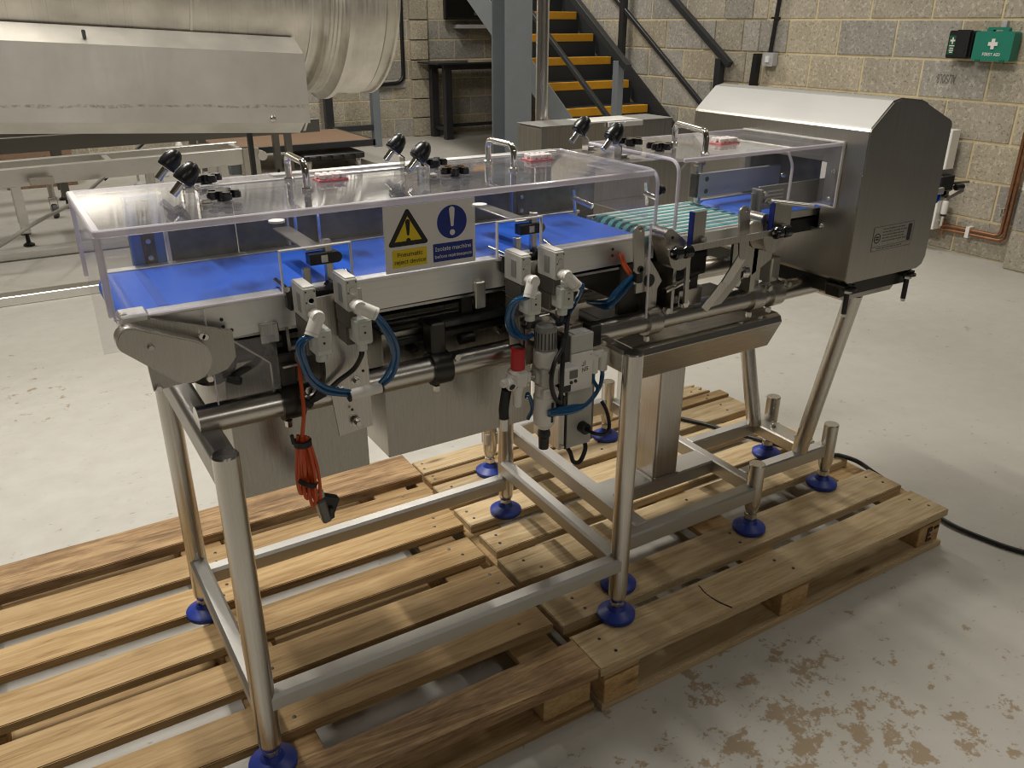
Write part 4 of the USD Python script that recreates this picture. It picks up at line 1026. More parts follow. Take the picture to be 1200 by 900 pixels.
t = Thing('valve_cable', 'black cables dropping from the first two valve connectors to a tie on the tube', 'cable')
tie = np.array((0.3667, 1.235, 0.7779))
t.add('cable', tube([gland_end(0), gland_end(0) + [0, 0, -.02], (0.3822, 1.2, 0.8247), (0.3799, 1.215, 0.8044), tie], .0042, 10), 'cable_black')
t.add('cable', tube([gland_end(1), gland_end(1) + [-.003, 0, -.012], (0.4395, 1.21, 0.8312), (0.4148, 1.22, 0.8114), (0.3895, 1.22, 0.794), tie], .0042, 10), 'cable_black')
t.add('cable_tie', [bar((0.3717, 1.22, 0.792), (0.3925, 1.22, 0.7948), .006, .010), bar((0.3585, 1.235, 0.783), (0.3704, 1.23, 0.7727), .007, .012)], 'black_rubber', smooth=False)
t.build()
# second pair of hoses
s2, e2, d2 = swivel((-.45, -.25, -1), 2); s3, e3, d3 = swivel((.75, -.3, -.8), 3)
t = Thing('air_hose', 'bundle of blue hoses curving down behind the grey regulator cap', 'air hose')
en = np.array((0.8017, 1.215, 0.82))
for k in range(3):
    q = np.array([.0055 * (k - 1), .004 * (k % 2), .002 * k])
    t.add('hose', tube([e2 + q * .5, (0.7315, 1.17, 0.9085) + q, (0.7254, 1.18, 0.8765) + q, (0.7438, 1.195, 0.8425) + q, (0.7724, 1.205, 0.8238) + q * .6, en + q * .5], .0042, 10), 'hose_blue')
t.add('union', [cyl((0.796, 1.215, 0.8194), (0.8355, 1.225, 0.819), .0095, 18, b=.001)], 'white_plastic')
t.add('swivel', s2, 'white_plastic'); t.build()
t = Thing('air_hose', 'blue hoses running from the farthest valve back under the conveyor', 'air hose')
for k in range(2):
    q = np.array([.006 * k, .004 * k, .003 * k])
    t.add('hose', tube([e3 + q, e3 + d3 * .012 + q, (0.8906, 1.22, 0.8554) + q, (0.8894, 1.24, 0.8324) + q, (0.8864, 1.27, 0.8097) + q, (.80, 1.36, .83)], .0042, 10), 'hose_blue')
t.add('swivel', s3, 'white_plastic'); t.build()
t = Thing('valve_cable', 'black cables looping down from the two far valve connectors', 'cable')
for k in (2, 3):
    t.add('cable', tube([gland_end(k), gland_end(k) + [0, .006, -.015], gland_end(k) + [.012, .04, -.02], (.84 + .02 * k, 1.33, .83)], .0042, 10), 'cable_black')
t.build()

# ---- orange cable bundle with its connector
oc = Thing('cable_bundle', 'coiled orange cable bundle tied in black, hanging below the tube', 'cable')
top = np.array((0.3531, 1.222, 0.774)); kn = np.array((0.3451, 1.222, 0.7239)); bt_ = np.array((0.3434, 1.222, 0.605))
oc.add('lead', tube([(0.3687, 1.255, 0.873), (0.3576, 1.236, 0.8412), top, kn], .0034, 10), 'orange_cable')
ro_ = random.Random(5)
for k in range(8):
    a = (k - 3.5) * .0030
    lo = bt_ + np.array([a * 1.3 + ro_.uniform(-.003, .003), ro_.uniform(-.008, .008), ro_.uniform(-.008, .022)])
    mid = (kn + bt_) / 2 + np.array([a * 1.2, ro_.uniform(-.008, .008), .0])
    t_ = kn + np.array([a * .55, ro_.uniform(-.006, .006), ro_.uniform(-.002, .006)])
    lo2 = lo + np.array([.008, .0, .0])
    oc.add('loop', tube([t_, mid, lo + [0, 0, .01], (lo + lo2) / 2 - [0, 0, .004], lo2 + [0, 0, .01], mid + [.008, .004, -.005], t_ + [.004, .003, -.004]], .0031, 8, 6), 'orange_cable')
oc.add('tie', [pipe_ring(kn + [0, 0, -.014], kn + [0, 0, -.004], .015, .010, 16), bar(kn + [-.016, -.004, -.006], kn + [-.018, -.004, .012], .005, .006)], 'black_rubber')
oc.add('tie', pipe_ring(bt_ + [0.001, 0, .031], bt_ + [.004, 0, .037], .0175, .013, 16), 'black_rubber')
oc.build()
t = Thing('cable_plug', 'grey rectangular multipin plug dangling from the orange cable', 'connector')
pc = np.array((0.3703, 1.222, 0.5806))
t.add('shell', turned(box(pc[0] - .012, pc[0] + .004, pc[1] - .014, pc[1] + .016, pc[2] - .026, pc[2] + .022, .003), -10, (0, 1, 0), pc), 'label_grey')
t.add('lever', prism(Polygon([(pc[0] - .004, pc[2] + .026), (pc[0] + .028, pc[2] + .010), (pc[0] + .012, pc[2] - .026), (pc[0] + .002, pc[2] - .03)]), 'y', pc[1] - .004, pc[1] + .012), 'black_plastic', smooth=False)
t.add('pin_block', box(pc[0] + .004, pc[0] + .014, pc[1] - .012, pc[1] + .012, pc[2] - .022, pc[2] + .0, .002), 'dark_steel', smooth=False)
t.add('gland', cyl(pc + [-.004, 0, .022], pc + [-.006, 0, .034], .007, 14), 'switch_grey')
t.build()

# ================================================================ air regulator group
fx, fy = 0.818, 1.200
FZ = .007
t = Thing('air_regulator', 'pale filter regulator with a ribbed grey cap and clear bowl', 'air regulator')
t.add('cap', [lathe([(.0205, .786), (.0220, .789), (.0215, .826), (.019, .834), (.006, .836), (0, .836)], (fx, fy, 0), (0, 0, 1), 32)], 'cap_grey', label='ribbed grey adjusting cap')
t.add('cap_rib', join(*[bar((fx + .0218 * math.cos(a), fy + .0218 * math.sin(a), .792), (fx + .0218 * math.cos(a), fy + .0218 * math.sin(a), .824), .0014, .0014, 0) for a in np.arange(20) * math.pi / 10]), 'black_plastic', smooth=False, kind='stuff')
t.add('bonnet', lathe([(.020, .752), (.0235, .758), (.0235, .785), (.0215, .787)], (fx, fy, 0), (0, 0, 1), 32), 'white_plastic')
t.add('body', [box(fx - .019, fx + .019, fy - .022, fy + .022, .715, .755, .004), box(fx - .026, fx + .026, fy - .012, fy + .014, .722, .748, .003)], 'grey_plastic')
t.add('screw', [cyl((fx - .003, fy - .0235, .747), (fx - .003, fy - .02, .747), .005, 14)], 'chrome')
t.add('bowl', [lathe([(.0, .618), (.012, .620), (.021, .632), (.0225, .650), (.0225, .690), (.020, .694), (.0195, .716)], (fx, fy, 0), (0, 0, 1), 28), box(fx - .017, fx + .017, fy - .0235, fy, .69, .712, .003)], 'white_plastic')
t.add('sight_slot', [box(fx + .001, fx + .0055, fy - .0236, fy - .021, .640, .682, .0), ], 'ink', smooth=False)
t.add('bowl_latch', [cyl((fx + .003, fy - .025, .702), (fx + .003, fy - .02, .702), .0045, 12), box(fx + .012, fx + .02, fy - .022, fy - .01, .688, .705)], 'bolt_steel')
t.add('drain', [lathe([(.010, .575), (.011, .60), (.013, .603), (.013, .61), (.011, .619)], (fx, fy, 0), (0, 0, 1), 18)], 'black_plastic')
t.add('mounting_bracket', [box(fx - .028, fx + .025, 1.224, 1.230, .75, .845, .001), box(fx - .028, fx + .025, 1.226, 1.262, .80, .804, .001)], 'steel_plate', smooth=False)
t.add('rear_port', cyl((fx - .02, fy + .005, .735), (fx - .04, fy + .005, .735), .009, 14), 'bolt_steel')
for p in t.parts: p[1] = moved(p[1], (0, 0, .008))
t.build()
rx, ry = .756, 1.200
t = Thing('dump_valve', 'cream shut off valve with a bright red cap beside the regulator', 'valve')
t.add('cap', [lathe([(.0128, .758), (.0135, .760), (.0132, .797), (.0118, .800), (0, .801)], (rx, ry, 0), (0, 0, 1), 28)], 'red_plastic', label='bright red cap')
t.add('cap_recess', cyl((rx, ry, .8005), (rx, ry, .802), .008, 18), 'label_grey')
t.add('body', [box(rx - .016, rx + .016, ry - .017, ry + .017, .722, .758, .005), box(rx - .022, rx + .026, ry - .010, ry + .010, .728, .750, .003), lathe([(.008, .700), (.011, .716), (.014, .724)], (rx, ry, 0), (0, 0, 1), 18)], 'white_plastic')
t.add('exhaust', lathe([(.0, .680), (.0075, .681), (.0085, .684), (.0085, .714)], (rx, ry, 0), (0, 0, 1), 16), 'enamel_white')
pe = np.array((rx - .024, ry - .002, .738)); dd = np.array((-.75, -.5, .12)); dd /= np.linalg.norm(dd)
t.add('elbow', [cyl(pe + [.01, 0, 0], pe, .009, 16), cyl(pe, pe + np.array([.02, -.9, -.25]) / .95 * .018, .0098, 16, b=.001), cyl(pe + [.002, 0, 0], pe + dd * .022, .0078, 16, b=.003)], 'white_plastic')
t.add('elbow_mouth', cyl(pe + np.array([.02, -.9, -.25]) / .95 * .0175, pe + np.array([.02, -.9, -.25]) / .95 * .0187, .0062, 14), 'ink')
t.add('screw', [cyl((rx - .010, ry - .0185, .727), (rx - .010, ry - .016, .727), .0025, 8), cyl((rx + .012, ry - .0185, .729), (rx + .012, ry - .016, .729), .0025, 8), cyl((rx + .026, ry, .738), (rx + .034, ry, .738), .008, 12)], 'bolt_steel')
for p in t.parts: p[1] = moved(p[1], (0, 0, .009))
t.build()
t = Thing('supply_hose', 'black supply hose with a steel sleeve below the red capped valve', 'hose')
t.add('hose', tube([(rx - .012, ry + .02, .72), (rx - .016, ry + .024, .68), (rx - .012, ry + .03, .655)], .0098, 14), 'black_rubber')
t.add('sleeve', [cyl((rx - .012, ry + .03, .630), (rx - .012, ry + .03, .656), .0105, 18, b=.001)], 'bolt_steel')
t.build()
t = Thing('pressure_switch', 'small white pressure switch with a dark display between regulator and valve block', 'pressure switch')
t.add('body', box(.838, .874, 1.168, 1.20, .722, .758, .003), 'enamel_white')
t.add('display', box(.853, .871, 1.1665, 1.169, .736, .752, .0), 'label_grey', smooth=False)
t.add('button', [cyl((.857, 1.1662, .728), (.857, 1.169, .728), .0035, 10), cyl((.867, 1.1662, .729), (.867, 1.169, .729), .0035, 10)], 'black_plastic')
t.add('lower_bracket', [box(.842, .870, 1.185, 1.20, .700, .722, .001), box(.842, .848, 1.17, 1.20, .66, .70, .001)], 'black_plastic', smooth=False)
t.build()
vx0, vx1, vy0 = .877, .931, 1.198
t = Thing('solenoid_block', 'tall cream solenoid valve block with raised markings', 'solenoid valve')
t.add('lower_body', box(vx0, vx1, vy0, vy0 + .03, .690, .770, .0015), 'white_plastic', smooth=False)
t.add('upper_body', [box(vx0, vx1, vy0 + .001, vy0 + .032, .771, .808, .0015)], 'grey_plastic', smooth=False)
t.add('side_plate', box(vx0 - .014, vx0, vy0 + .004, vy0 + .036, .700, .808, .001), 'dark_steel', smooth=False)
t.add('top_plate', box(vx0 + .01, vx1 - .008, vy0 + .006, vy0 + .03, .808, .8095, .0), 'switch_white', smooth=False)
t.add('marking', [text('NS', .0085, .0004, (vx0 + .027, vy0 - .0001, .728), (.98, 0, .15), (0, 0, 1)), box(vx0 + .026, vx0 + .031, vy0 - .0004, vy0, .741, .7425, 0), box(vx0 + .030, vx0 + .0312, vy0 - .0004, vy0, .741, .750, 0), box(vx0 + .034, vx0 + .0352, vy0 - .0004, vy0, .741, .752, 0)], 'ink', smooth=False)
t.add('screw', [cyl((vx0 - .002, vy0 - .002, .744), (vx0 - .002, vy0 + .002, .744), .0045, 10), cyl((vx0 + .003, vy0 - .002, .733), (vx0 + .003, vy0 + .002, .733), .004, 10), cyl((vx1 - .006, vy0 - .0008, .763), (vx1 - .006, vy0 + .001, .763), .0022, 8)], 'bolt_steel')
t.add('coil', [box(vx1, vx1 + .028, vy0 + .012, vy0 + .04, .770, .815, .002)], 'black_plastic', smooth=False, label='black coil on the back')
t.add('elbow', [cyl((vx1 + .002, vy0 + .014, .748), (vx1 + .010, vy0 + .010, .748), .010, 16), cyl((vx1 + .010, vy0 + .010, .752), (vx1 + .010, vy0 + .010, .716), .0088, 16, b=.001)], 'white_plastic')
t.add('elbow', [cyl((vx1 + .002, vy0 + .02, .752), (vx1 + .034, vy0 + .014, .752), .0095, 16), cyl((vx1 + .034, vy0 + .012, .758), (vx1 + .034, vy0 + .012, .716), .0095, 16, b=.001)], 'white_plastic')
t.build()
t = Thing('air_hose', 'blue hoses hanging in a bow from the solenoid block elbows', 'air hose')
for k, (sx, sy) in enumerate(((vx1 + .010, vy0 + .010), (vx1 + .034, vy0 + .012), (vx1 + .036, vy0 + .016))):
    q = np.array([.004 * k, .003 * k, .0])
    t.add('hose', tube([(sx, sy, .718), (sx - .001, sy - .002, .700), (0.9389, 1.19, 0.6828) + q, (0.8931, 1.17, 0.6681) + q, (0.8546, 1.165, 0.6668) + q + [0, 0, .004 * k], np.array((0.8119, 1.17, 0.67)) + [0, 0, .004 * k], (.828, 1.19, .655 + .004 * k)], .0042, 10), 'hose_blue')
t.add('hose', tube([(.776, 1.20, .70), (0.7833, 1.205, 0.7064), (0.7968, 1.21, 0.672), (.80, 1.23, .64)], .0042, 10), 'hose_blue')
t.build()
t = Thing('signal_cable', 'black cables looping over the front of the white pressure switch', 'cable')
t.add('cable', tube([(0.8655, 1.2, 0.8263), (0.8446, 1.175, 0.809), (0.8083, 1.155, 0.784), (0.7982, 1.15, 0.7486), (0.8103, 1.155, 0.7123), (0.8316, 1.165, 0.6925)], .0046, 10), 'cable_black')
t.add('cable', tube([(0.8425, 1.175, 0.8129), (0.826, 1.155, 0.7716), (0.8255, 1.155, 0.7282), (0.8295, 1.165, 0.6966)], .0046, 10), 'cable_black')
t.add('heatshrink', cyl((0.8445, 1.178, 0.8166), (0.8303, 1.165, 0.7947), .0062, 12), 'black_rubber')
t.add('cable', tube([(0.9084, 1.25, 0.8437), (0.8813, 1.22, 0.8346), (0.8656, 1.2, 0.8245)], .0046, 10), 'cable_black')
t.build()

# ---- control box
t = Thing('control_box', 'grey steel junction box with a black seal below the regulator', 'junction box')
bx0, bx1, by0, by1, bz0, bz1 = .925, 1.013, 1.300, 1.400, .500, .640
t.add('body', box(bx0, bx0 + .016, by0, by1, bz0, bz1, .002), 'steel_plate', smooth=False)
t.add('seal', box(bx0 + .016, bx0 + .021, by0 - .001, by1, bz0 - .002, bz1 + .002, .001), 'black_rubber', smooth=False)
t.add('lid', box(bx0 + .021, bx1, by0 - .002, by1 + .002, bz0 - .002, bz1 + .002, .003), 'grey_plastic', smooth=False)
t.add('hinge_screw', [cyl((bx0 + .008, by0 - .006, bz0 + .008), (bx0 + .008, by0, bz0 + .008), .004, 10)], 'bolt_steel')
t.add('cable_gland', [cyl((bx0 + .06, by0 - .022, bz0 + .045), (bx0 + .06, by0, bz0 + .045), .013, 18, b=.002)], 'black_plastic')
t.add('gland_cable', tube([(bx0 + .06, by0 - .02, bz0 + .045), (0.9928, 1.26, 0.5416), (1.0188, 1.26, 0.5346), (1.0362, 1.265, 0.5446), (1.0348, 1.275, 0.5784), (1.031, 1.29, 0.5982)], .0042, 10), 'cable_black')
t.add('loop_cable', tube([(bx0 + .030, by0 + .02, bz0), (0.9574, 1.3, 0.4868), (0.9678, 1.3, 0.4601), (0.9867, 1.3, 0.4567), (1.0072, 1.31, 0.4812), (bx0 + .085, by0 + .03, bz0)], .0050, 10), 'cable_black')
t.add('hanging_strap', [box(bx0 + .03, bx0 + .05, by0 + .05, by0 + .056, bz1, .745, .001), box(bx0 + .05, bx0 + .075, by0 + .05, by0 + .07, .725, .745, .001)], 'steel_plate', smooth=False)
t.add('side_duct', box(bx0 + .088, bx0 + .098, by0 + .005, by0 + .03, bz0, bz1, .002), 'label_grey', smooth=False)
t.build()

# ================================================================ clear guard covers
CT = 1.096
t = Thing('guard_cover', 'long clear plastic guard cover over the blue belt, carrying the warning sign', 'guard cover')
X0, X1, Y0, Y1 = .098, 1.113, 1.245, 1.590
t.add('top_sheet', box(X0 + .004, X1 - .004, Y0 + .007, Y1 - .004, CT - .006, CT, .0), 'acrylic', smooth=False)
pane = Polygon([(X0 + .004, .968), (.350, .968), (.350, 1.034), (.464, 1.034), (.464, .968), (.742, .968), (.742, 1.034), (.834, 1.034), (.834, .968), (X1 - .02, .968), (X1 - .004, .985), (X1 - .004, 1.075), (X1 - .018, CT - .008), (X0 + .004, CT - .008)])
t.add('front_sheet', prism(pane, 'y', Y0, Y0 + .006), 'acrylic', smooth=False)
t.add('end_sheet', box(X1 - .006, X1, Y0 + .03, Y1 - .02, .995, CT - .008, 0), 'acrylic', smooth=False)
t.add('front_edge', [box(X0, X1 - .014, Y0 - .0005, Y0 + .007, CT - .0105, CT + .0008, .0025)], 'acrylic_edge')
t.add('rear_edge', box(X0, X1, Y1 - .0045, Y1, CT - .0065, CT + .0005, .001), 'acrylic_edge', smooth=False)
t.add('end_edge', [box(X0 - .002, X0 + .010, Y0 + .005, Y1 - .004, CT - .014, CT + .0008, .002), box(X0 - .002, X0 + .008, Y0 + .0005, Y0 + .014, .972, CT - .008, .001), box(X0 - .001, X0 + .006, Y1 - .014, Y1 - .001, .95, CT - .010, .001)], 'acrylic_edge', smooth=False)
t.add('end_edge', mitred([(X1 - .002, Y1, CT - .003), (X1 - .002, Y0 + .003, CT - .003), (X1 - .002, Y0 + .003, .985)], .0035, .03, 8), 'acrylic_edge')
def outline(x0, x1, z0, z1, y): return [box(x0 - .002, x0, y - .0006, y + .0066, z0, z1, 0), box(x1, x1 + .002, y - .0006, y + .0066, z0, z1, 0), box(x0 - .002, x1 + .002, y - .0006, y + .0066, z1, z1 + .002, 0)]
t.add('cutout_edge', outline(.350, .464, .968, 1.034, Y0), 'sign_white', smooth=False, label='bright sawn edge of the cut-out')
t.add('cutout_edge', outline(.742, .834, .968, 1.034, Y0), 'sign_white', smooth=False, label='bright sawn edge of the cut-out')
t.add('lower_edge', [box(X0 + .004, .350, Y0 - .0003, Y0 + .0063, .9665, .9685, 0), box(.834, X1 - .02, Y0 - .0003, Y0 + .0063, .9665, .9685, 0)], 'acrylic_edge', smooth=False)
t.add('rear_skirt', box(X0 + .004, .20, Y1 - .006, Y1 - .001, .80, CT - .008, 0), 'acrylic', smooth=False)
t.add('side_skirt', [box(.228, .33, 1.2545, 1.2575, .805, .900, 0)], 'acrylic', smooth=False)
t.add('skirt_edge', [box(.2265, .2285, 1.254, 1.258, .80, .958, 0), bar((1.0671, 1.21, 1.0019), (1.0714, 1.21, 0.8066), .003, .004, 0)], 'acrylic_edge', smooth=False)
t.add('hinge_rail', [box(.44, 1.08, 1.556, 1.582, CT, CT + .0025, .0008), box(.30, .72, 1.512, 1.522, CT, CT + .002, .0005)], 'aluminium', smooth=False)
t.add('clamp_pad', [lathe([(.012, 0), (.012, .003)], p, (0, 0, -1), 20) for p in ((0.3436, 1.2221, 1.089), (0.6619, 1.1699, 1.089))], 'switch_white')
def handle(p, q, h):
    p, q = np.array(p), np.array(q); u = np.array([0, 0, h])
    return mitred([p, p + u, q + u, q], .0062, .018, 14), [lathe([(.0095, 0), (.0095, .004), (.008, .0055)], a, (0, 0, 1), 16) for a in (p, q)]
def star_knob(p, rot=0.0):
    p = np.array(p); s = unary_union([Point(0, 0).buffer(.013)] + [Point(.0195 * math.cos(a), .0195 * math.sin(a)).buffer(.0085) for a in np.arange(5) * 2 * math.pi / 5 + rot])
    return join(moved(prism(s, 'z', .005, .014), p), moved(prism(s.buffer(-.002), 'z', .014, .0165), p), cyl(p, p + [0, 0, .006], .010, 18))
def rubber_stop(p, ang=0.0):
    """A black rubber dome on a bent steel strip: returns strip, dome, stud."""
    p = np.array(p); w = .010
    strip = [box(p[0] - .001, p[0] + .001, p[1] - w, p[1] + w, p[2], p[2] + .024, 0), box(p[0], p[0] + .02, p[1] - w, p[1] + w, p[2], p[2] + .002, 0), bar(p + [0, 0, .023], p + [-.022, 0, .040], 2 * w, .002, 0)]
    c = p + np.array([-.019, 0, .038]); a = np.array([.66, .0, .75])
    dome = lathe([(.0, -.002), (.0175, -.002), (.0195, .001), (.0195, .004), (.0187, .0045), (.0197, .005), (.0198, .010), (.0185, .020), (.0155, .030), (.0105, .037), (.005, .0405), (0, .0415)], c, a, 28)
    dome = (c + (dome[0] - c) * .84, dome[1])
    stud = [cyl(c - a * .003, c - a * .026, .0065, 16, b=.001)]
    nut = [box(p[0] + .004, p[0] + .018, p[1] - .007, p[1] + .007, p[2] + .002, p[2] + .008, .001)]
    return strip, dome, stud, nut
for p, q in (((0.4546, 1.5048, 1.096), (0.4495, 1.3918, 1.096)), ((0.8704, 1.5004, 1.096), (0.8649, 1.3917, 1.096))):
    a, b = handle(p, q, .046)
    k = t.add('handle', a, 'chrome', label='bent chrome lift handle'); t.add('collar', b, 'chrome', under=k)
for i, p in enumerate(((0.3179, 1.5465, 1.096), (0.3053, 1.3757, 1.096), (0.7445, 1.4996, 1.096), (0.7342, 1.3904, 1.096))):
    t.add('star_knob', star_knob(p, i), 'black_gloss', label='black star knob')
for p in ((0.2699, 1.5179, 1.096), (0.2636, 1.3613, 1.096), (0.6836, 1.5119, 1.096), (0.678, 1.3919, 1.096)):
    s, d, st, nt = rubber_stop(p)
    k = t.add('stop_bracket', s, 'chrome', smooth=False); t.add('rubber_dome', d, 'black_dome', under=k, label='black rubber dome'); t.add('stud', st, 'chrome', under=k); t.add('nut', nt, 'bolt_steel', under=k, smooth=False)
def hinge(x, y, z):
    return [box(x - .028, x + .028, y - .020, y + .018, z, z + .004, .001)], [cyl((x + a, y + c, z + .004), (x + a, y + c, z + .0125), .0062, 14, b=.001) for a in (-.019, -.006, .008, .020) for c in (-.012, .010)] + [cyl((x - .028, y, z + .008), (x + .028, y, z + .008), .005, 12)]
for x, y in ((.520, 1.470), (.975, 1.475)):
    a, b = hinge(x, y, CT)
    k = t.add('hinge', a, 'hinge_red', smooth=False, label='reddish hinge leaf'); t.add('hinge_boss', b, 'hinge_white', under=k)
t.build()

t = Thing('guard_cover', 'short clear plastic guard cover bolted to the infeed face of the metal detector', 'guard cover')
CT2 = 1.121; X0, X1, Y0, Y1 = 1.118, 1.597, 1.197, 1.492
t.add('top_sheet', box(X0 + .004, X1, Y0 + .007, Y1 - .004, CT2 - .006, CT2, 0), 'acrylic', smooth=False)
t.add('front_sheet', prism(Polygon([(X0 + .004, 1.02), (1.17, 1.02), (1.19, .984), (X1, .984), (X1, CT2 - .008), (X0 + .02, CT2 - .008), (X0 + .004, CT2 - .02)]), 'y', Y0, Y0 + .006), 'acrylic', smooth=False)
t.add('front_edge', box(X0 + .012, X1, Y0 - .0005, Y0 + .006, CT2 - .007, CT2 + .0005, .002), 'acrylic_edge')
t.add('rear_edge', box(X0, X1, Y1 - .004, Y1, CT2 - .006, CT2 + .0005, .001), 'acrylic_edge', smooth=False)
t.add('end_edge', mitred([(X0 + .002, Y1, CT2 - .003), (X0 + .002, Y0 + .003, CT2 - .003), (X0 + .002, Y0 + .003, .985)], .0035, .03, 8), 'acrylic_edge')
t.add('flange', prism(Polygon([(Y0, .98), (Y1, .98), (Y1, CT2), (Y0, CT2)]).difference(sbox(1.245, 1.0 - .04, 1.46, 1.085)), 'x', X1 - .005, X1), 'acrylic', smooth=False)
t.add('flange_edge', [box(X1 - .006, X1 + .0005, Y0 - .002, Y0 + .001, .98, CT2 + .001, 0), box(X1 - .006, X1 + .0005, Y0, Y0 + .06, .978, .981, 0), box(X1 - .006, X1 + .0005, Y0, Y1, CT2, CT2 + .002, 0)], 'sign_white', smooth=False)
t.add('flange_nut', [dome_nut(p, (-1, 0, 0), .0058) for p in ((1.592, 1.2091, 1.0574), (1.592, 1.2113, 0.9967), (1.592, 1.3474, 1.0301))], 'chrome')
t.add('inner_edge', mitred([(1.4512, 1.225, 1.1081), (1.4705, 1.225, 1.078), (1.4693, 1.225, 0.9899)], .003, .01, 8), 'acrylic_edge')
t.add('screw_knob', [cyl((1.128, 1.2508, 1.0554), np.array((1.128, 1.2508, 1.0554)) + [-.012, 0, 0], .010, 18, b=.002)], 'black_plastic')
a, b = handle((1.2548, 1.3672, 1.121), (1.2056, 1.2229, 1.121), .044)
k = t.add('handle', a, 'chrome', label='bent chrome lift handle'); t.add('collar', b, 'chrome', under=k)
for i, p in enumerate(((1.1573, 1.3942, 1.121), (1.1598, 1.3049, 1.121))):
    t.add('star_knob', star_knob(p, i), 'black_gloss', label='black star knob')
for p in ((1.0372, 1.3919, 1.121), (1.0223, 1.2674, 1.121)):
    p = np.array(p)
    s, d, st, nt = rubber_stop(p)
    k = t.add('stop_bracket', s, 'chrome', smooth=False); t.add('rubber_dome', d, 'black_dome', under=k, label='black rubber dome'); t.add('stud', st, 'chrome', under=k); t.add('nut', nt, 'bolt_steel', under=k, smooth=False)
pz = np.array((1.0372, 1.3919, 1.121)); pz2 = np.array((1.0223, 1.2674, 1.121))
t.add('stop_plate', box(min(pz[0], pz2[0]) - .012, X0 + .02, pz2[1] - .02, pz[1] + .02, CT2 - .006, CT2, 0), 'acrylic', smooth=False)
q = (1.3565, 1.3227, 1.121); a, b = hinge(q[0], q[1], CT2)
k = t.add('hinge', a, 'hinge_red', smooth=False, label='reddish hinge leaf'); t.add('hinge_boss', b, 'hinge_white', under=k)
t.build()

# ---- warning sign
SX0, SX1, SZ0, SZ1, SY = .5225, .6935, .9730, 1.0855, 1.2445
sw, sh = SX1 - SX0, SZ1 - SZ0
def su(u, v): return (SX0 + u * sw, SZ0 + v * sh)
t = Thing('warning_sign', 'white sign with yellow warning triangle and blue mandatory disc on the clear guard', 'sign')
t.add('panel', box(SX0, SX1, SY - .0022, SY - .0002, SZ0, SZ1, .0004), 'sign_white', smooth=False)
yf = SY - .0022
def printed(poly, mt, name, lift=.0003, label=None): t.add(name, prism(poly, 'y', yf - lift, yf), mt, smooth=False, label=label)
tri = Polygon([su(.25, .90), su(.065, .43), su(.435, .43)]).buffer(.004, 8)
tin = Polygon([su(.25, .90), su(.065, .43), su(.435, .43)]).buffer(-.004)
printed(tri, 'sign_black', 'triangle_border'); printed(tin, 'sign_yellow', 'warning_triangle', .0005, 'yellow warning triangle')
def excl(c, hh, mt, name):
    cx_, cz_ = c
    bar_ = unary_union([Point(cx_, cz_ + hh * .42).buffer(hh * .105), Point(cx_, cz_ - hh * .10).buffer(hh * .055)]).convex_hull
    printed(unary_union([bar_, Point(cx_, cz_ - hh * .36).buffer(hh * .10)]), mt, name, .0008)
excl(su(.25, .60), .040, 'sign_black', 'exclamation_mark')
printed(Point(*su(.735, .665)).buffer(.0285, 32), 'sign_blue', 'mandatory_disc', label='dark blue mandatory disc')
excl(su(.735, .665), .050, 'sign_white', 'exclamation_mark')
printed(sbox(*su(.072, .075), *su(.445, .345)), 'sign_yellow', 'caption_panel')
printed(sbox(*su(.515, .075), *su(.965, .355)), 'sign_blue', 'caption_panel')
for s, u, v, hgt, mt in (('Pneumatic', .26, .235, .0070, 'sign_black'), ('reject device', .26, .125, .0070, 'sign_black'), ('Isolate machine', .74, .240, .0068, 'sign_white'), ('before maintenance', .74, .130, .0068, 'sign_white')):
    ww = text_w(s, hgt); x_, z_ = su(u, v)
    k_ = min(1.0, (.355 if u < .5 else .42) * sw / ww); hgt *= k_; ww *= k_
    t.add('lettering', text(s, hgt, .0005, (x_ - ww / 2, yf - .0003, z_), (1, 0, 0), (0, 0, 1)), mt, smooth=False)
t.build()

# ---- photo eyes reaching over the belt
t = Thing('photo_eye', 'photo eye arm on a square post with black clamp, before the warning sign', 'sensor bracket', 'photo eye arms over the blue belt')
t.add('arm', box(.402, .434, 1.285, 1.462, 1.019, 1.023, .001), 'steel_plate', smooth=False)
t.add('clamp', prism(unary_union([sbox(.404, .998, .450, 1.016), Point(.450, 1.007).buffer(.009)]), 'y', 1.272, 1.292), 'black_plastic')
t.add('clamp_window', box(.423, .434, 1.271, 1.273, 1.001, 1.013, 0), 'bolt_steel', smooth=False)
t.add('post', box(.390, .402, 1.266, 1.278, .940, .996, .001), 'steel_tube', smooth=False)
t.add('post', box(.432, .444, 1.276, 1.288, .940, 1.036, .001), 'steel_tube', smooth=False)
t.add('mount', [box(.355, .385, 1.250, 1.268, .935, .972, .004), prism(unary_union([sbox(.405, .940, .47, .962), Point(.432, .960).buffer(.012)]), 'y', 1.250, 1.268)], 'black_plastic')
t.add('mount_screw', [lathe([(.005, 0), (.005, .002), (.003, .003)], (.436, 1.25, .958), (0, -1, 0), 14)], 'bolt_steel')
t.add('pin', [cyl((.353, 1.24, .975), (.353, 1.30, .975), .0045, 12), cyl((.47, 1.255, .968), (.47, 1.29, .975), .0045, 12)], 'chrome')
PE = t.build(); PE.copy((.402, 0, 0), 'photo eye arm on a square post with black clamp, past the warning sign')

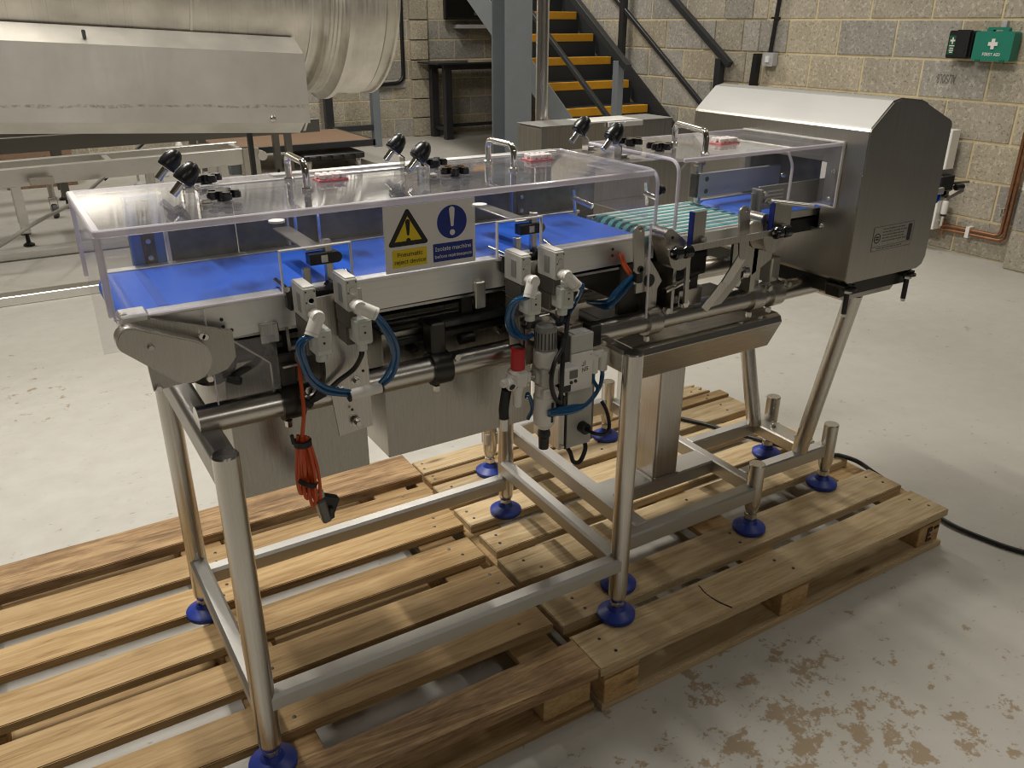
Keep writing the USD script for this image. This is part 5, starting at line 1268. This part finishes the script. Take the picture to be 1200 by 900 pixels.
# ---- dark backing panel and blue brackets behind the belt
t = Thing('backing_panel', 'dark smoked backing panel standing along the far side of the blue belt', 'panel')
t.add('panel', [box(.242, .360, 1.556, 1.561, .925, 1.088, .0005), box(.362, 1.19, 1.556, 1.561, .925, 1.088, .0005)], 'panel_dark', smooth=False)
t.add('clear_fin', [box(.236, .240, 1.548, 1.572, .945, 1.085, 0), box(.452, .456, 1.54, 1.556, .968, 1.075, 0)], 'acrylic_edge', smooth=False)
t.add('tie_rod', [cyl((.47, 1.545, .966), (.47, 1.545, 1.08), .004, 12), cyl((.515, 1.545, .966), (.515, 1.545, 1.08), .004, 12)], 'chrome')
t.build()
for k, (x, lab) in enumerate(((.176, 'blue bracket with a black screwed strip behind the drive end of the belt'), (.955, 'blue bracket with a black screwed strip behind the far photo eye'))):
    t = Thing('blue_bracket', lab, 'bracket', 'blue brackets behind the belt')
    t.add('plate', [box(x, x + .058, 1.558, 1.566, .935, 1.084, .001), box(x, x + .004, 1.545, 1.566, .935, 1.084, .001)], 'bracket_blue', smooth=False)
    s = t.add('strip', box(x + .020, x + .041, 1.552, 1.558, .940, 1.075, .001), 'black_plastic', smooth=False)
    t.add('screw', [lathe([(.0045, 0), (.0045, .002), (.002, .0025)], (x + .030, 1.552, z), (0, -1, 0), 14) for z in (.975, 1.005, 1.045)], 'bolt_steel', under=s)
    t.build()

# ================================================================ weigh conveyor with teal round belts
t = Thing('weigh_conveyor', 'short conveyor of teal strip belts over grooved rollers', 'conveyor')
ws = stadium((1.135, BZ - .017), (1.405, BZ - .017), .0175, .0175, 12)
ring = ws.difference(ws.buffer(-.003))
for i in range(9):
    y = 1.243 + i * .0258
    t.add('strip_belt', prism(ring, 'y', y, y + .0130), 'belt_teal')
t.add('roller', [cyl((1.135, 1.235, BZ - .017), (1.135, 1.475, BZ - .017), .0140, 20)], 'chrome')
t.add('roller', [cyl((1.405, 1.235, BZ - .017), (1.405, 1.475, BZ - .017), .0140, 20)], 'chrome')
t.add('bed', box(1.148, 1.392, 1.238, 1.474, BZ - .008, BZ - .0006, .0005), 'enamel_white', smooth=False)
t.add('side_plate', [box(1.115, 1.43, 1.226, 1.232, .925, .962, .001), box(1.115, 1.43, 1.478, 1.484, .925, .962, .001)], 'aluminium', smooth=False)
ca, cb_ = (1.1051, 1.195, 0.9716), (1.1387, 1.195, 0.9309)
for dx in (0.0, .268):
    sc = stadium((ca[0] + dx, ca[2] + .004), (cb_[0] + dx, cb_[2]), .014, .0295, 18)
    t.add('drive_cover', [prism(sc, 'y', 1.195, 1.236), prism(sc.buffer(-.002), 'y', 1.194, 1.195)], 'steel_plate', label='teardrop steel cover')
    t.add('cover_screw', lathe([(.0035, 0), (.003, .0015)], (ca[0] + dx + .006, 1.194, ca[2]), (0, -1, 0), 10), 'dark_steel')
t.add('cross_rod', [cyl((1.0932, 1.505, 0.9996), (1.1125, 1.46, 0.9864), .0062, 14), cyl((1.2949, 1.5, 0.9922), (1.312, 1.47, 0.9815), .0055, 14), cyl((1.0993, 1.505, 0.9645), (1.0924, 1.505, 1.0186), .004, 12), cyl((1.3053, 1.5, 0.963), (1.298, 1.5, 1.0157), .004, 12)], 'chrome')
t.add('load_cell_box', [box(1.10, 1.30, 1.30, 1.50, .80, .92, .004), box(1.06, 1.17, 1.285, 1.30, .79, .90, .003)], 'dark_steel', smooth=False)
mp = np.array((1.0891, 1.215, 0.9297)); 
t.add('cell_plate', prism(Polygon([(1.045, .93), (1.075, .93), (1.098, .90), (1.112, .878), (1.10, .862), (1.045, .862)]), 'y', 1.216, 1.221), 'steel_plate', smooth=False)
t.add('cell_hole', cyl((1.078, 1.2145, .884), (1.078, 1.2165, .884), .0135, 22), 'ink')
t.add('rating_plate', box(1.038, 1.052, 1.2155, 1.2175, .882, .928, 0), 'switch_white', smooth=False)
t.add('rating_print', [box(1.040, 1.050, 1.2145, 1.216, z, z + .005, 0) for z in (.888, .900, .912, .921)], 'ink', smooth=False)
t.add('support_arm', [prism(Polygon([(1.29, .83), (1.32, .86), (1.318, .925), (1.352, .925), (1.350, .84), (1.30, .795), (1.25, .79)]), 'y', 1.225, 1.232)], 'steel_plate', smooth=False)
t.add('support_arm', [prism(Polygon([(1.355, .93), (1.46, .93), (1.46, .87), (1.40, .84), (1.355, .86)]), 'y', 1.240, 1.246)], 'steel_plate', smooth=False)
t.add('motor', [box(1.225, 1.30, 1.28, 1.36, .85, .905, .004), cyl((1.20, 1.30, .855), (1.28, 1.30, .862), .022, 20, b=.002)], 'black_plastic')
t.add('cross_bolt', [cyl((1.13, 1.225, .852), (1.19, 1.222, .868), .007, 14), hexbolt((1.20, 1.24, .81), (0, -1, 0), .011, .010), hexbolt((1.345, 1.236, .835), (0, -1, 0), .012, .010), cyl((1.37, 1.25, .85), (1.39, 1.25, .85), .018, 18, b=.003)], 'chrome')
t.add('leg_bracket', [box(1.165, 1.173, 1.24, 1.30, .79, .93, .001), box(1.40, 1.415, 1.24, 1.29, .80, .93, .001), box(1.19, 1.255, 1.243, 1.248, .80, .835, .001)], 'steel_plate', smooth=False)
t.build()

# upright guide plates on a horizontal rail with black knobs
t = Thing('guide_rail', 'flat steel guide rail with two blue edged upright plates and black knobs', 'guide rail')
t.add('rail', bar((1.076, 1.165, 0.9532), (1.4076, 1.165, 0.9563), .006, .014, .001), 'steel_plate', smooth=False)
for (xa, xb, z0, z1) in ((1.150, 1.183, .945, 1.021), (1.378, 1.432, .945, 1.016)):
    u = t.add('upright_plate', box(xa, xb, 1.178, 1.183, z0, z1, .001), 'steel_plate', smooth=False)
    t.add('blue_strip', box(xa - .0035, xa, 1.177, 1.19, z0, z1, .0005), 'sign_blue', under=u, smooth=False)
    t.add('tab', box(xa + .018, xa + .032, 1.170, 1.178, z0 + .005, z0 + .024, .001), 'bolt_steel', under=u, smooth=False)
for p in ((1.1043, 1.155, 0.9515), (1.383, 1.155, 0.9577)):
    p = np.array(p)
    k = t.add('knob', [cyl(p + [-.024, 0, 0], p + [-.001, .004, 0], .0128, 18, b=.004), cyl(p + [.001, 0, 0], p + [.024, .002, 0], .0128, 18, b=.004), cyl(p, p + [0, .02, 0], .010, 14)], 'black_gloss', label='black clamping knob')
    t.add('knob_pin', [cyl(p + [-.028, 0, .001], p + [-.02, 0, .001], .003, 10), cyl(p + [.02, 0, -.001], p + [.028, 0, -.001], .003, 10)], 'chrome', under=k)
t.add('stand_bar', bar((1.1627, 1.2, 0.9229), (1.167, 1.2, 0.826), .008, .010, .001), 'steel_plate', smooth=False)
t.add('cross_rod', cyl((1.3748, 1.19, 1.0168), (1.462, 1.15, 1.0056), .0052, 14), 'bolt_steel')
t.build()
for k, (pa, pb, lab, w_) in enumerate((((1.0339, 1.2, 0.9152), (1.0285, 1.2, 1.005), 'round topped steel guide plate between the blue belt and the teal strips', .0135), ((1.3232, 1.2, 0.9044), (1.3109, 1.2, 1.011), 'round topped steel guide plate beside the infeed belt, with a bent foot', .0155))):
    t = Thing('guide_plate', lab, 'guide plate', 'round topped guide plates')
    t.add('plate', prism(stadium((pa[0], pa[2] + .006), (pb[0], pb[2] - .014), w_ * .9, w_), 'y', 1.198, 1.202), 'steel_plate', smooth=False)
    t.add('pin', [lathe([(.0045, 0), (.004, .004), (0, .005)], (pb[0] + .002, 1.198, pb[2] - .008), (0, -1, 0), 12)], 'chrome')
    if k == 0: t.add('foot_joint', [pipe_ring((pa[0] + .004, 1.196, pa[2] + .002), (pa[0] + .004, 1.204, pa[2] + .002), .007, .004, 16), box(pa[0] + .004, pa[0] + .020, 1.205, 1.225, pa[2] - .03, pa[2] + .012, .003)], 'dark_steel')
    else: t.add('bent_foot', [bar((pa[0], 1.20, pa[2] + .004), (pa[0] - .03, 1.215, pa[2] - .06), .026, .004, .001, upv=(0, 1, 0)), bar((pa[0] - .028, 1.215, pa[2] - .056), (pa[0] - .075, 1.225, pa[2] - .115), .022, .004, .001, upv=(0, 1, 0))], 'steel_plate', smooth=False)
    t.build()

# hoses and orange cables by the round topped plate
t = Thing('air_hose', 'bunch of dark blue hoses slanting down left of the teal rollers', 'air hose')
for k in range(5):
    q = np.array([.004 * (k % 3), .004 * (k % 2), .0035 * (k - 2)])
    t.add('hose', tube([np.array((1.0517, 1.225, 0.8977)) + q, np.array((1.0247, 1.22, 0.8837)) + q * 1.3, np.array((0.9982, 1.22, 0.8633)) + q * 1.5, np.array((0.9836, 1.23, 0.8453)) + q, (.99, 1.30, .83)], .0038, 8), 'hose_blue')
t.build()
t = Thing('signal_cable', 'two orange cables dropping from the belt frame to the blue hoses', 'cable')
for k in range(2):
    t.add('cable', tube([np.array((1.0353, 1.262, 0.9334)) + [.006 * k, 0, 0], np.array((1.0316, 1.245, 0.9169)) + [.006 * k, 0, 0], np.array((1.039, 1.228, 0.8953)) + [.007 * k, 0, 0], (1.0531, 1.228, 0.8843)], .0034, 8), 'orange_cable')
t.build()

# ================================================================ infeed conveyor through the detector
t = Thing('infeed_conveyor', 'blue belt conveyor running through the metal detector tunnel', 'conveyor')
ib = stadium((1.452, BZ - .020), (2.09, BZ - .020), .0200, .0200, 12)
t.add('belt', prism(ib.difference(ib.buffer(-.0025)), 'y', 1.262, 1.458), 'belt_blue', label='bright blue belt')
t.add('bed', box(1.46, 2.08, 1.27, 1.45, BZ - .014, BZ - .006, 0), 'steel_plate', smooth=False)
t.add('side_beam', [box(1.44, 2.10, 1.250, 1.258, .952, .968, .001)], 'aluminium', smooth=False)
t.add('side_beam', [box(1.44, 2.10, 1.462, 1.47, .952, .968, .001)], 'aluminium', smooth=False)
t.add('under_pan', box(1.50, 2.08, 1.256, 1.464, .915, .946, .001), 'black_plastic', smooth=False)
t.add('beam_end', [box(1.44, 1.50, 1.244, 1.252, .915, .952, .002), cyl((1.47, 1.236, .951), (1.47, 1.25, .951), .006, 14)], 'steel_plate', smooth=False)
t.build()
t = Thing('side_guide', 'grey plastic guide bar angled along the belt at the tunnel mouth', 'guide')
t.add('bar', box(1.388, 1.66, 1.418, 1.426, .985, 1.040, .001), 'guide_grey', smooth=False)
t.add('end_block', box(1.380, 1.388, 1.418, 1.44, .985, 1.040, .001), 'black_plastic', smooth=False)
t.add('screw', [lathe([(.0055, 0), (.0055, .0012), (.003, .0015)], (1.412, 1.418, z), (0, -1, 0), 14) for z in (.998, 1.026)], 'ink')
t.add('post', [cyl((1.402, 1.436, .97), (1.402, 1.436, 1.06), .009, 16), box(1.39, 1.415, 1.428, 1.445, 1.055, 1.065, .002)], 'steel_tube')
t.build()
t = Thing('side_guide', 'pale steel guide channel with adjusting screws at the near side of the tunnel mouth', 'guide')
g0 = (1.4394, 1.262, 0.979); g1 = (1.4237, 1.262, 1.0366)
t.add('plate', box(1.425, 1.66, 1.268, 1.273, .978, 1.030, .001), 'steel_satin', smooth=False)
t.add('end_frame', [box(1.418, 1.426, 1.255, 1.285, .970, 1.026, .002), box(1.405, 1.418, 1.268, 1.273, .972, 1.018, .001)], 'steel_satin', smooth=False)
t.add('rib', [box(1.45, 1.50, 1.265, 1.268, z, z + .003, 0) for z in (.992, 1.0, 1.008, 1.016)], 'aluminium', smooth=False)
t.add('screw', [cyl((1.437, 1.255, .998), (1.437, 1.268, .998), .006, 14), cyl((1.437, 1.258, 1.015), (1.437, 1.268, 1.015), .006, 14), cyl((1.437, 1.19, .993), (1.437, 1.262, .997), .004, 12)], 'bolt_steel')
t.build()

# ================================================================ metal detector
import manifold3d as m3
def solid(m): return m3.Manifold(m3.Mesh(np.asarray(m[0], np.float32), np.asarray(m[1], np.uint32)))
def unsolid(s):
    q = s.to_mesh(); return np.array(q.vert_properties[:, :3], float), np.array(q.tri_verts)
pr = [(1.600, .822), (1.612, .812), (1.868, .812), (1.886, .820), (1.895, .840), (1.893, 1.150), (1.886, 1.158), (1.790, 1.196), (1.765, 1.204), (1.690, 1.211), (1.664, 1.206), (1.604, 1.155), (1.600, 1.148)]
MY0, MY1 = 1.141, 1.672
body = solid(prism(Polygon(pr), 'y', MY0 + .002, MY1)) - solid(box(1.5, 2.2, 1.238, 1.482, .925, 1.075, 0))
t = Thing('metal_detector', 'large brushed stainless metal detector housing with a chamfered roof and belt tunnel', 'metal detector')
t.add('housing', unsolid(body), 'steel_housing', smooth=25)
t.add('front_plate', prism(Polygon(pr).buffer(-.0015), 'y', MY0, MY0 + .003), 'steel_housing', smooth=False)
t.add('roof_sheet', [prism(Polygon([(1.602, 1.1505), (1.605, 1.157), (1.664, 1.2085), (1.690, 1.2135), (1.765, 1.2065), (1.790, 1.1985), (1.79, 1.196), (1.765, 1.204), (1.69, 1.211), (1.664, 1.206), (1.604, 1.154)]), 'y', MY0 + .003, MY1)], 'steel_satin', smooth=25)
t.add('tunnel_lining', unsolid(solid(box(1.602, 1.89, 1.232, 1.488, .92, 1.08, 0)) - solid(box(1.5, 2.2, 1.240, 1.480, .927, 1.073, 0))), 'black_plastic', smooth=False)
t.add('face_nut', [dome_nut((1.6, 1.2246, 0.933), (-1, 0, 0), .006)], 'chrome')
lx0, lz0, lx1, lz1 = 1.674, .878, 1.822, .934
lb = t.add('data_label', [box(lx0, lx1, MY0 - .0003, MY0 + .0005, lz0 + .010, lz1, 0), box(lx0, lx1 - .03, MY0 - .0003, MY0 + .0005, lz0, lz0 + .009, 0)], 'steel_plate', smooth=False, label='engraved data label')
lines = [box(lx0, lx1, MY0 - .0006, MY0, z, z + .0008, 0) for z in (lz0, lz0 + .010, lz1)]
lines += [box(lx0, lx0 + .0008, MY0 - .0006, MY0, lz0, lz1, 0), box(lx1 - .0008, lx1, MY0 - .0006, MY0, lz0 + .010, lz1, 0)]
rl = random.Random(9)
for z in (lz1 - .008, lz1 - .015, lz1 - .022, lz1 - .029, lz1 - .036, lz0 + .004):
    x = lx0 + .034 if z > lz0 + .01 else lx0 + .02
    while x < lx1 - .036:
        w_ = rl.uniform(.004, .014); lines.append(box(x, x + w_, MY0 - .0006, MY0, z, z + .0024, 0)); x += w_ + .003
t.add('label_print', join(*lines), 'label_grey', under=lb, smooth=False, kind='stuff')
t.add('label_badge', [prism(Point(lx0 + .016, lz0 + .030).buffer(.0115).difference(Point(lx0 + .016, lz0 + .030).buffer(.0095)), 'y', MY0 - .0006, MY0), box(lx0 + .010, lx0 + .022, MY0 - .0006, MY0, lz0 + .026, lz0 + .029, 0), box(lx0 + .010, lx0 + .022, MY0 - .0006, MY0, lz0 + .031, lz0 + .034, 0), prism(rrect(lx1 - .021, lx1 - .007, lz0 + .012, lz1 - .004, .004), 'y', MY0 - .0006, MY0)], 'ink', under=lb, smooth=False)
t.add('base_frame', [box(1.62, 1.88, 1.165, 1.205, .770, .812, .002), box(1.62, 1.88, 1.60, 1.64, .770, .812, .002), box(1.62, 1.66, 1.205, 1.60, .775, .812, .002)], 'dark_steel', smooth=False)
for x, y in ((1.628, 1.150), (1.855, 1.152)):
    k = t.add('mount_stud', cyl((x, y, .735), (x, y, .830), .0062, 14), 'black_plastic', label='black threaded stud')
    t.add('stud_tip', cyl((x, y, .728), (x, y, .737), .0055, 12), 'bolt_steel', under=k)
    t.add('nut', [lathe([(.010, z), (.010, z + .007)], (x, y, 0), (0, 0, 1), 6) for z in (.786, .812)], 'bolt_steel', under=k, smooth=False)
    t.add('washer', [lathe([(.019, .7945), (.019, .799)], (x, y, 0), (0, 0, 1), 22), box(x - .02, x + .02, y - .005, y + .05, .799, .804, .001)], 'dark_steel', under=k, smooth=False)
t.build()
t = Thing('outfeed_guide', 'steel bracket with a black knob sticking out behind the metal detector', 'bracket')
o0 = np.array((2.1965, 1.3, 0.9669)); 
t.add('rod', cyl(o0 + [-.06, 0, 0], (2.2868, 1.3, 0.9587), .006, 12), 'bolt_steel')
t.add('plate', [box(o0[0] - .06, o0[0] + .012, 1.30, 1.306, o0[2] - .050, o0[2] + .035, .001), bar((2.1854, 1.3, 0.922), (2.2617, 1.3, 0.9401), .02, .010, .001)], 'steel_plate', smooth=False)
pk = np.array((2.2334, 1.29, 0.9513))
t.add('knob', [cyl(pk + [-.018, 0, 0], pk + [.016, 0, 0], .009, 16, b=.003)], 'black_plastic')
t.add('clamp_block', box(o0[0] - .055, o0[0] + .0, 1.285, 1.30, o0[2] - .02, o0[2] + .02, .002), 'dark_steel', smooth=False)
t.add('mount_arm', box(1.86, o0[0], 1.30, 1.306, .93, .955, .001), 'steel_plate', smooth=False)
t.build()

# ================================================================ terminal box and its pole behind the guards
t = Thing('terminal_box', 'low stainless terminal box with a white paper on top, behind the clear guards', 'enclosure')
tb = [1.335, 1.820, 2.0, 2.125, .74, 1.089]
t.add('enclosure', prism(rrect(tb[0], tb[1], tb[4], tb[5], .006), 'y', tb[2], tb[3]), 'steel_plate')
t.add('lid', box(tb[0] - .002, tb[1] + .002, tb[2] - .003, tb[3] + .003, tb[5], tb[5] + .003, .001), 'steel_satin', smooth=False)
t.add('latch_tab', [box(1.565, 1.695, tb[2] - .010, tb[2] - .003, tb[5] - .012, tb[5] + .003, .001), cyl((1.628, tb[2] - .012, tb[5] - .004), (1.628, tb[2] - .008, tb[5] - .004), .006, 12)], 'switch_white', smooth=False)
t.add('front_seam', [box(tb[0] + .01, tb[1] - .01, tb[2] - .001, tb[2], z, z + .004, 0) for z in (.86, .98)], 'steel_satin', smooth=False)
t.add('side_plate', box(1.80, 2.05, 2.06, 2.066, .74, 1.05, .001), 'steel_plate', smooth=False)
t.add('hinge_clip', box(tb[1], tb[1] + .008, tb[2] + .01, tb[2] + .06, 1.0, 1.06, .001), 'black_plastic', smooth=False)
for x in (1.40, 1.76):
    t.add('leg', box(x - .02, x + .02, 2.055, 2.095, 0.0, .74, .002), 'steel_tube', smooth=False)
t.build()
single('paper_sheet', [box(1.50, 1.70, 2.012, 2.115, 1.0922, 1.0930, 0)], 'enamel_white', 'white paper sheet lying on the stainless terminal box', 'paper', smooth=False)
t = Thing('mast', 'bright round stainless pole rising beside the terminal box', 'pole')
mx, my = 1.345, 2.17
q = np.array((1.4466, 2.17, 1.1874)); mx = q[0]
t.add('pole', cyl((mx, my, 0.0), (mx, my, 2.6), .0185, 32), 'steel_bright')
t.add('socket', lathe([(.037, .94), (.039, .945), (.039, 1.040), (.037, 1.044), (.02, 1.046)], (mx, my, 0), (0, 0, 1), 28), 'steel_tube')
t.add('brace', bar((1.3385, 2.13, 1.0069), (1.4015, 2.13, 1.047), .004, .012, .001), 'chrome', smooth=False)
t.add('base_disc', lathe([(.11, 0), (.11, .008), (.04, .012), (.022, .03)], (mx, my, 0), (0, 0, 1), 32), 'steel_plate')
t.build()

# ================================================================ cables on the floor and deck
t = Thing('power_cable', 'thick black power cable trailing off the pallet corner onto the floor', 'cable')
t.add('cable', tube([(1.70, 2.0, .131), (1.8034, 1.8368, 0.13), (1.8532, 1.7457, 0.13), (1.8748, 1.6812, 0.13), (1.96, 1.50, .130), (2.03, 1.40, .130), (2.0509, 1.3733, 0.131), (2.0688, 1.3242, 0.128), (2.1488, 1.3076, 0.07), (2.21, 1.20, .012), (2.1805, 1.0748, 0.01), (2.193, 0.9777, 0.008), (2.2262, 0.8745, 0.008), (2.32, .72, .008), (2.5, .5, .008)], .0068, 12), 'cable_black')
t.build()
single('wire_scrap', tube([(1.2319, 1.1341, 0.1235), (1.2251, 1.101, 0.1232), (1.2288, 1.0656, 0.1232), (1.24, 1.0332, 0.1235)], .0012, 6), 'cable_black', 'thin bent black wire scrap lying on the front board of the pale pallet', 'wire')
